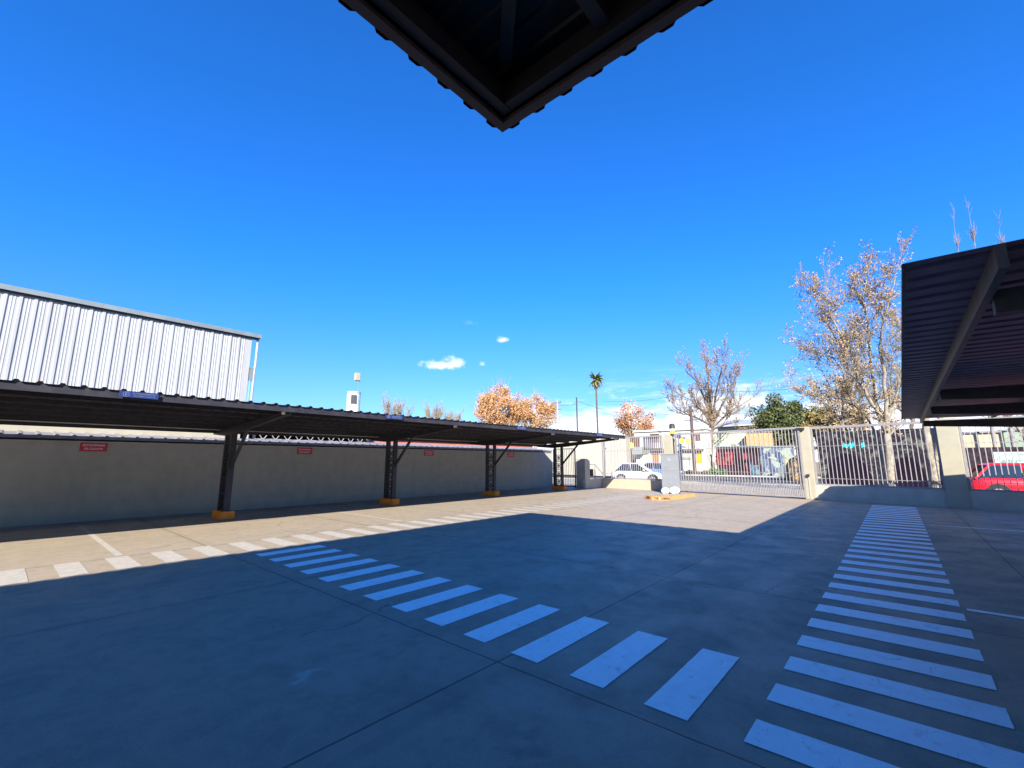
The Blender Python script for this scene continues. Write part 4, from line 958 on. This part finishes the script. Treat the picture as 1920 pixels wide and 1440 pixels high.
# rock mural behind the middle fence panel
def rock(t, o, c, p):
    v = vm(t, 'MULTIPLY', o, (1, 1, 1.5)); n = noise(t, v, 1.1, 7, .72, 1.6)
    r = mix(t, sstep(t, n, .48, .66), (.016, .013, .020), (.11, .11, .092))
    n2 = noise(t, v, 3.2, 5, .7, .8); return mix(t, mth(t, 'MULTIPLY', sstep(t, n2, .58, .7), .6), r, (.03, .025, .035))
XR = 35.2
def facr(x0, x1, yt): return facade_px(x0, x1, yt, XR)
rm = M('rock_mural', (.1, .1, .1), 1.0, spec=.1, fn=rock)
yl, yr, zt = facr(1528, 1775, 806)
rw = thing('mural_wall', 'high wall painted as grey rock with dark cave mouths behind the middle fence panel', 'wall', (XR, (yl+yr)/2, 0))
MB().box((XR, yr, 0), (XR+.3, yl, zt)).build('wall', rm, rw)
m_cave = M('cave_paint', (.010, .006, .013), 1.0, spec=.05)
for (xa, xb, ya) in ((1548, 1640, 850), (1672, 1742, 856)):
    a = at(xa, 905, X=XR); b = at(xb, 905, X=XR); tz = at((xa+xb)/2, ya, X=XR).z; pts = [(XR-.03, b.y, .05)]
    for k in range(13):
        u_ = k/12; pts.append((XR-.03, b.y+(a.y-b.y)*u_, .25+(tz-.25)*math.sin(math.pi*u_)**.55))
    pts.append((XR-.03, a.y, .05)); MB().prism(pts, (.025, 0, 0)).build('cave_mouth', m_cave, rw)
for (xa, xb) in ((1578, 1605), (1614, 1623)):
    a = at(xa, 829, X=XR); b = at(xb, 841, X=XR); tl = MB(); rnd = random.Random(xa)
    for k in range(int((xb-xa)/3)):
        y0 = a.y+(b.y-a.y)*(k+.1)/((xb-xa)/3); y1 = a.y+(b.y-a.y)*(k+.8)/((xb-xa)/3); zz0 = b.z+rnd.uniform(0, .15); zz1 = a.z-rnd.uniform(0, .15)
        tl.box((XR-.035, min(y0, y1), zz0), (XR-.001, max(y0, y1), zz1))
    tl.build('teal_graffiti', M('teal', (.01, .42, .48), .7, var=.3, scale=6), rw)
# dark brick wall, banner and house at the right
XW = 34
yl, yr, zt = facade_px(1800, 2010, 838, XW)
dw = tag(MB().box((XW, yr, 0), (XW+.3, yl, zt)).build('brick_wall', M('dark_brick', (.030, .022, .028), 1.0, spec=.1, var=.5, scale=4)), 'dark stained brick wall behind the red car', 'wall')
a = at(1862, 847.5, X=XW-.05); b = at(2000, 866, X=XW-.05)
bn = thing('banner', 'pale green-grey banner reading ARCA above the red car', 'banner', (XW, (a.y+b.y)/2, b.z))
MB().box((XW-.06, b.y, a.z-.80), (XW-.004, a.y, a.z)).build('cloth', M('banner_cloth', (.30, .36, .34), .7, var=.06), bn)
e = at(1903, 859, X=XW-.07)
text('lettering', 'ARCA', .30, M('banner_ink', (.10, .20, .19), .7), bn, (XW-.064, e.y, a.z-.52), (0, -1, 0), (0, 0, 1), sx_=1.35, bold=.006)
arc = MB()
for k in range(14):
    t0 = math.pi*k/14; t1 = math.pi*(k+1)/14; arc.bar((XW-.066, e.y-.62*math.cos(t0), a.z-.42+.32*math.sin(t0)), (XW-.066, e.y-.62*math.cos(t1), a.z-.42+.32*math.sin(t1)), .004, .035, up=(1, 0, 0))
arc.build('arc', MATS['banner_ink'], bn)
simple_bld('house', 'sunlit cream house with a low roof above the dark brick wall', 1802, 1880, 812, 46, M('cream_house', (.42, .34, .22), .8, var=.15, scale=.8), roof=m_flash, cat='house')
hb_, yl, yr, zt = simple_bld('house', 'grey-green house at the far right above the brick wall', 1880, 2010, 806, 52, M('greygreen_house', (.2, .25, .2), .8, var=.15), cat='house')
twig_tree('bare_tree', 'bare scrubby tree over the dark brick wall at far right', [([Vector((40, -6.0, 0)), Vector((40, -5.9, 2.2)), Vector((40.1, -5.6, 3.4)), Vector((40, -5.0, 4.4))], (.1, .03), .5), ([Vector((40, -5.9, 2.2)), Vector((40, -6.8, 3.2)), Vector((40, -7.6, 4.0))], (.06, .02), .2)], m_bark2, m_lf2, lv=3, n_side=3, L0=1.5, leafn=1, leafs=.05, seed=91)
# small curb on the street side
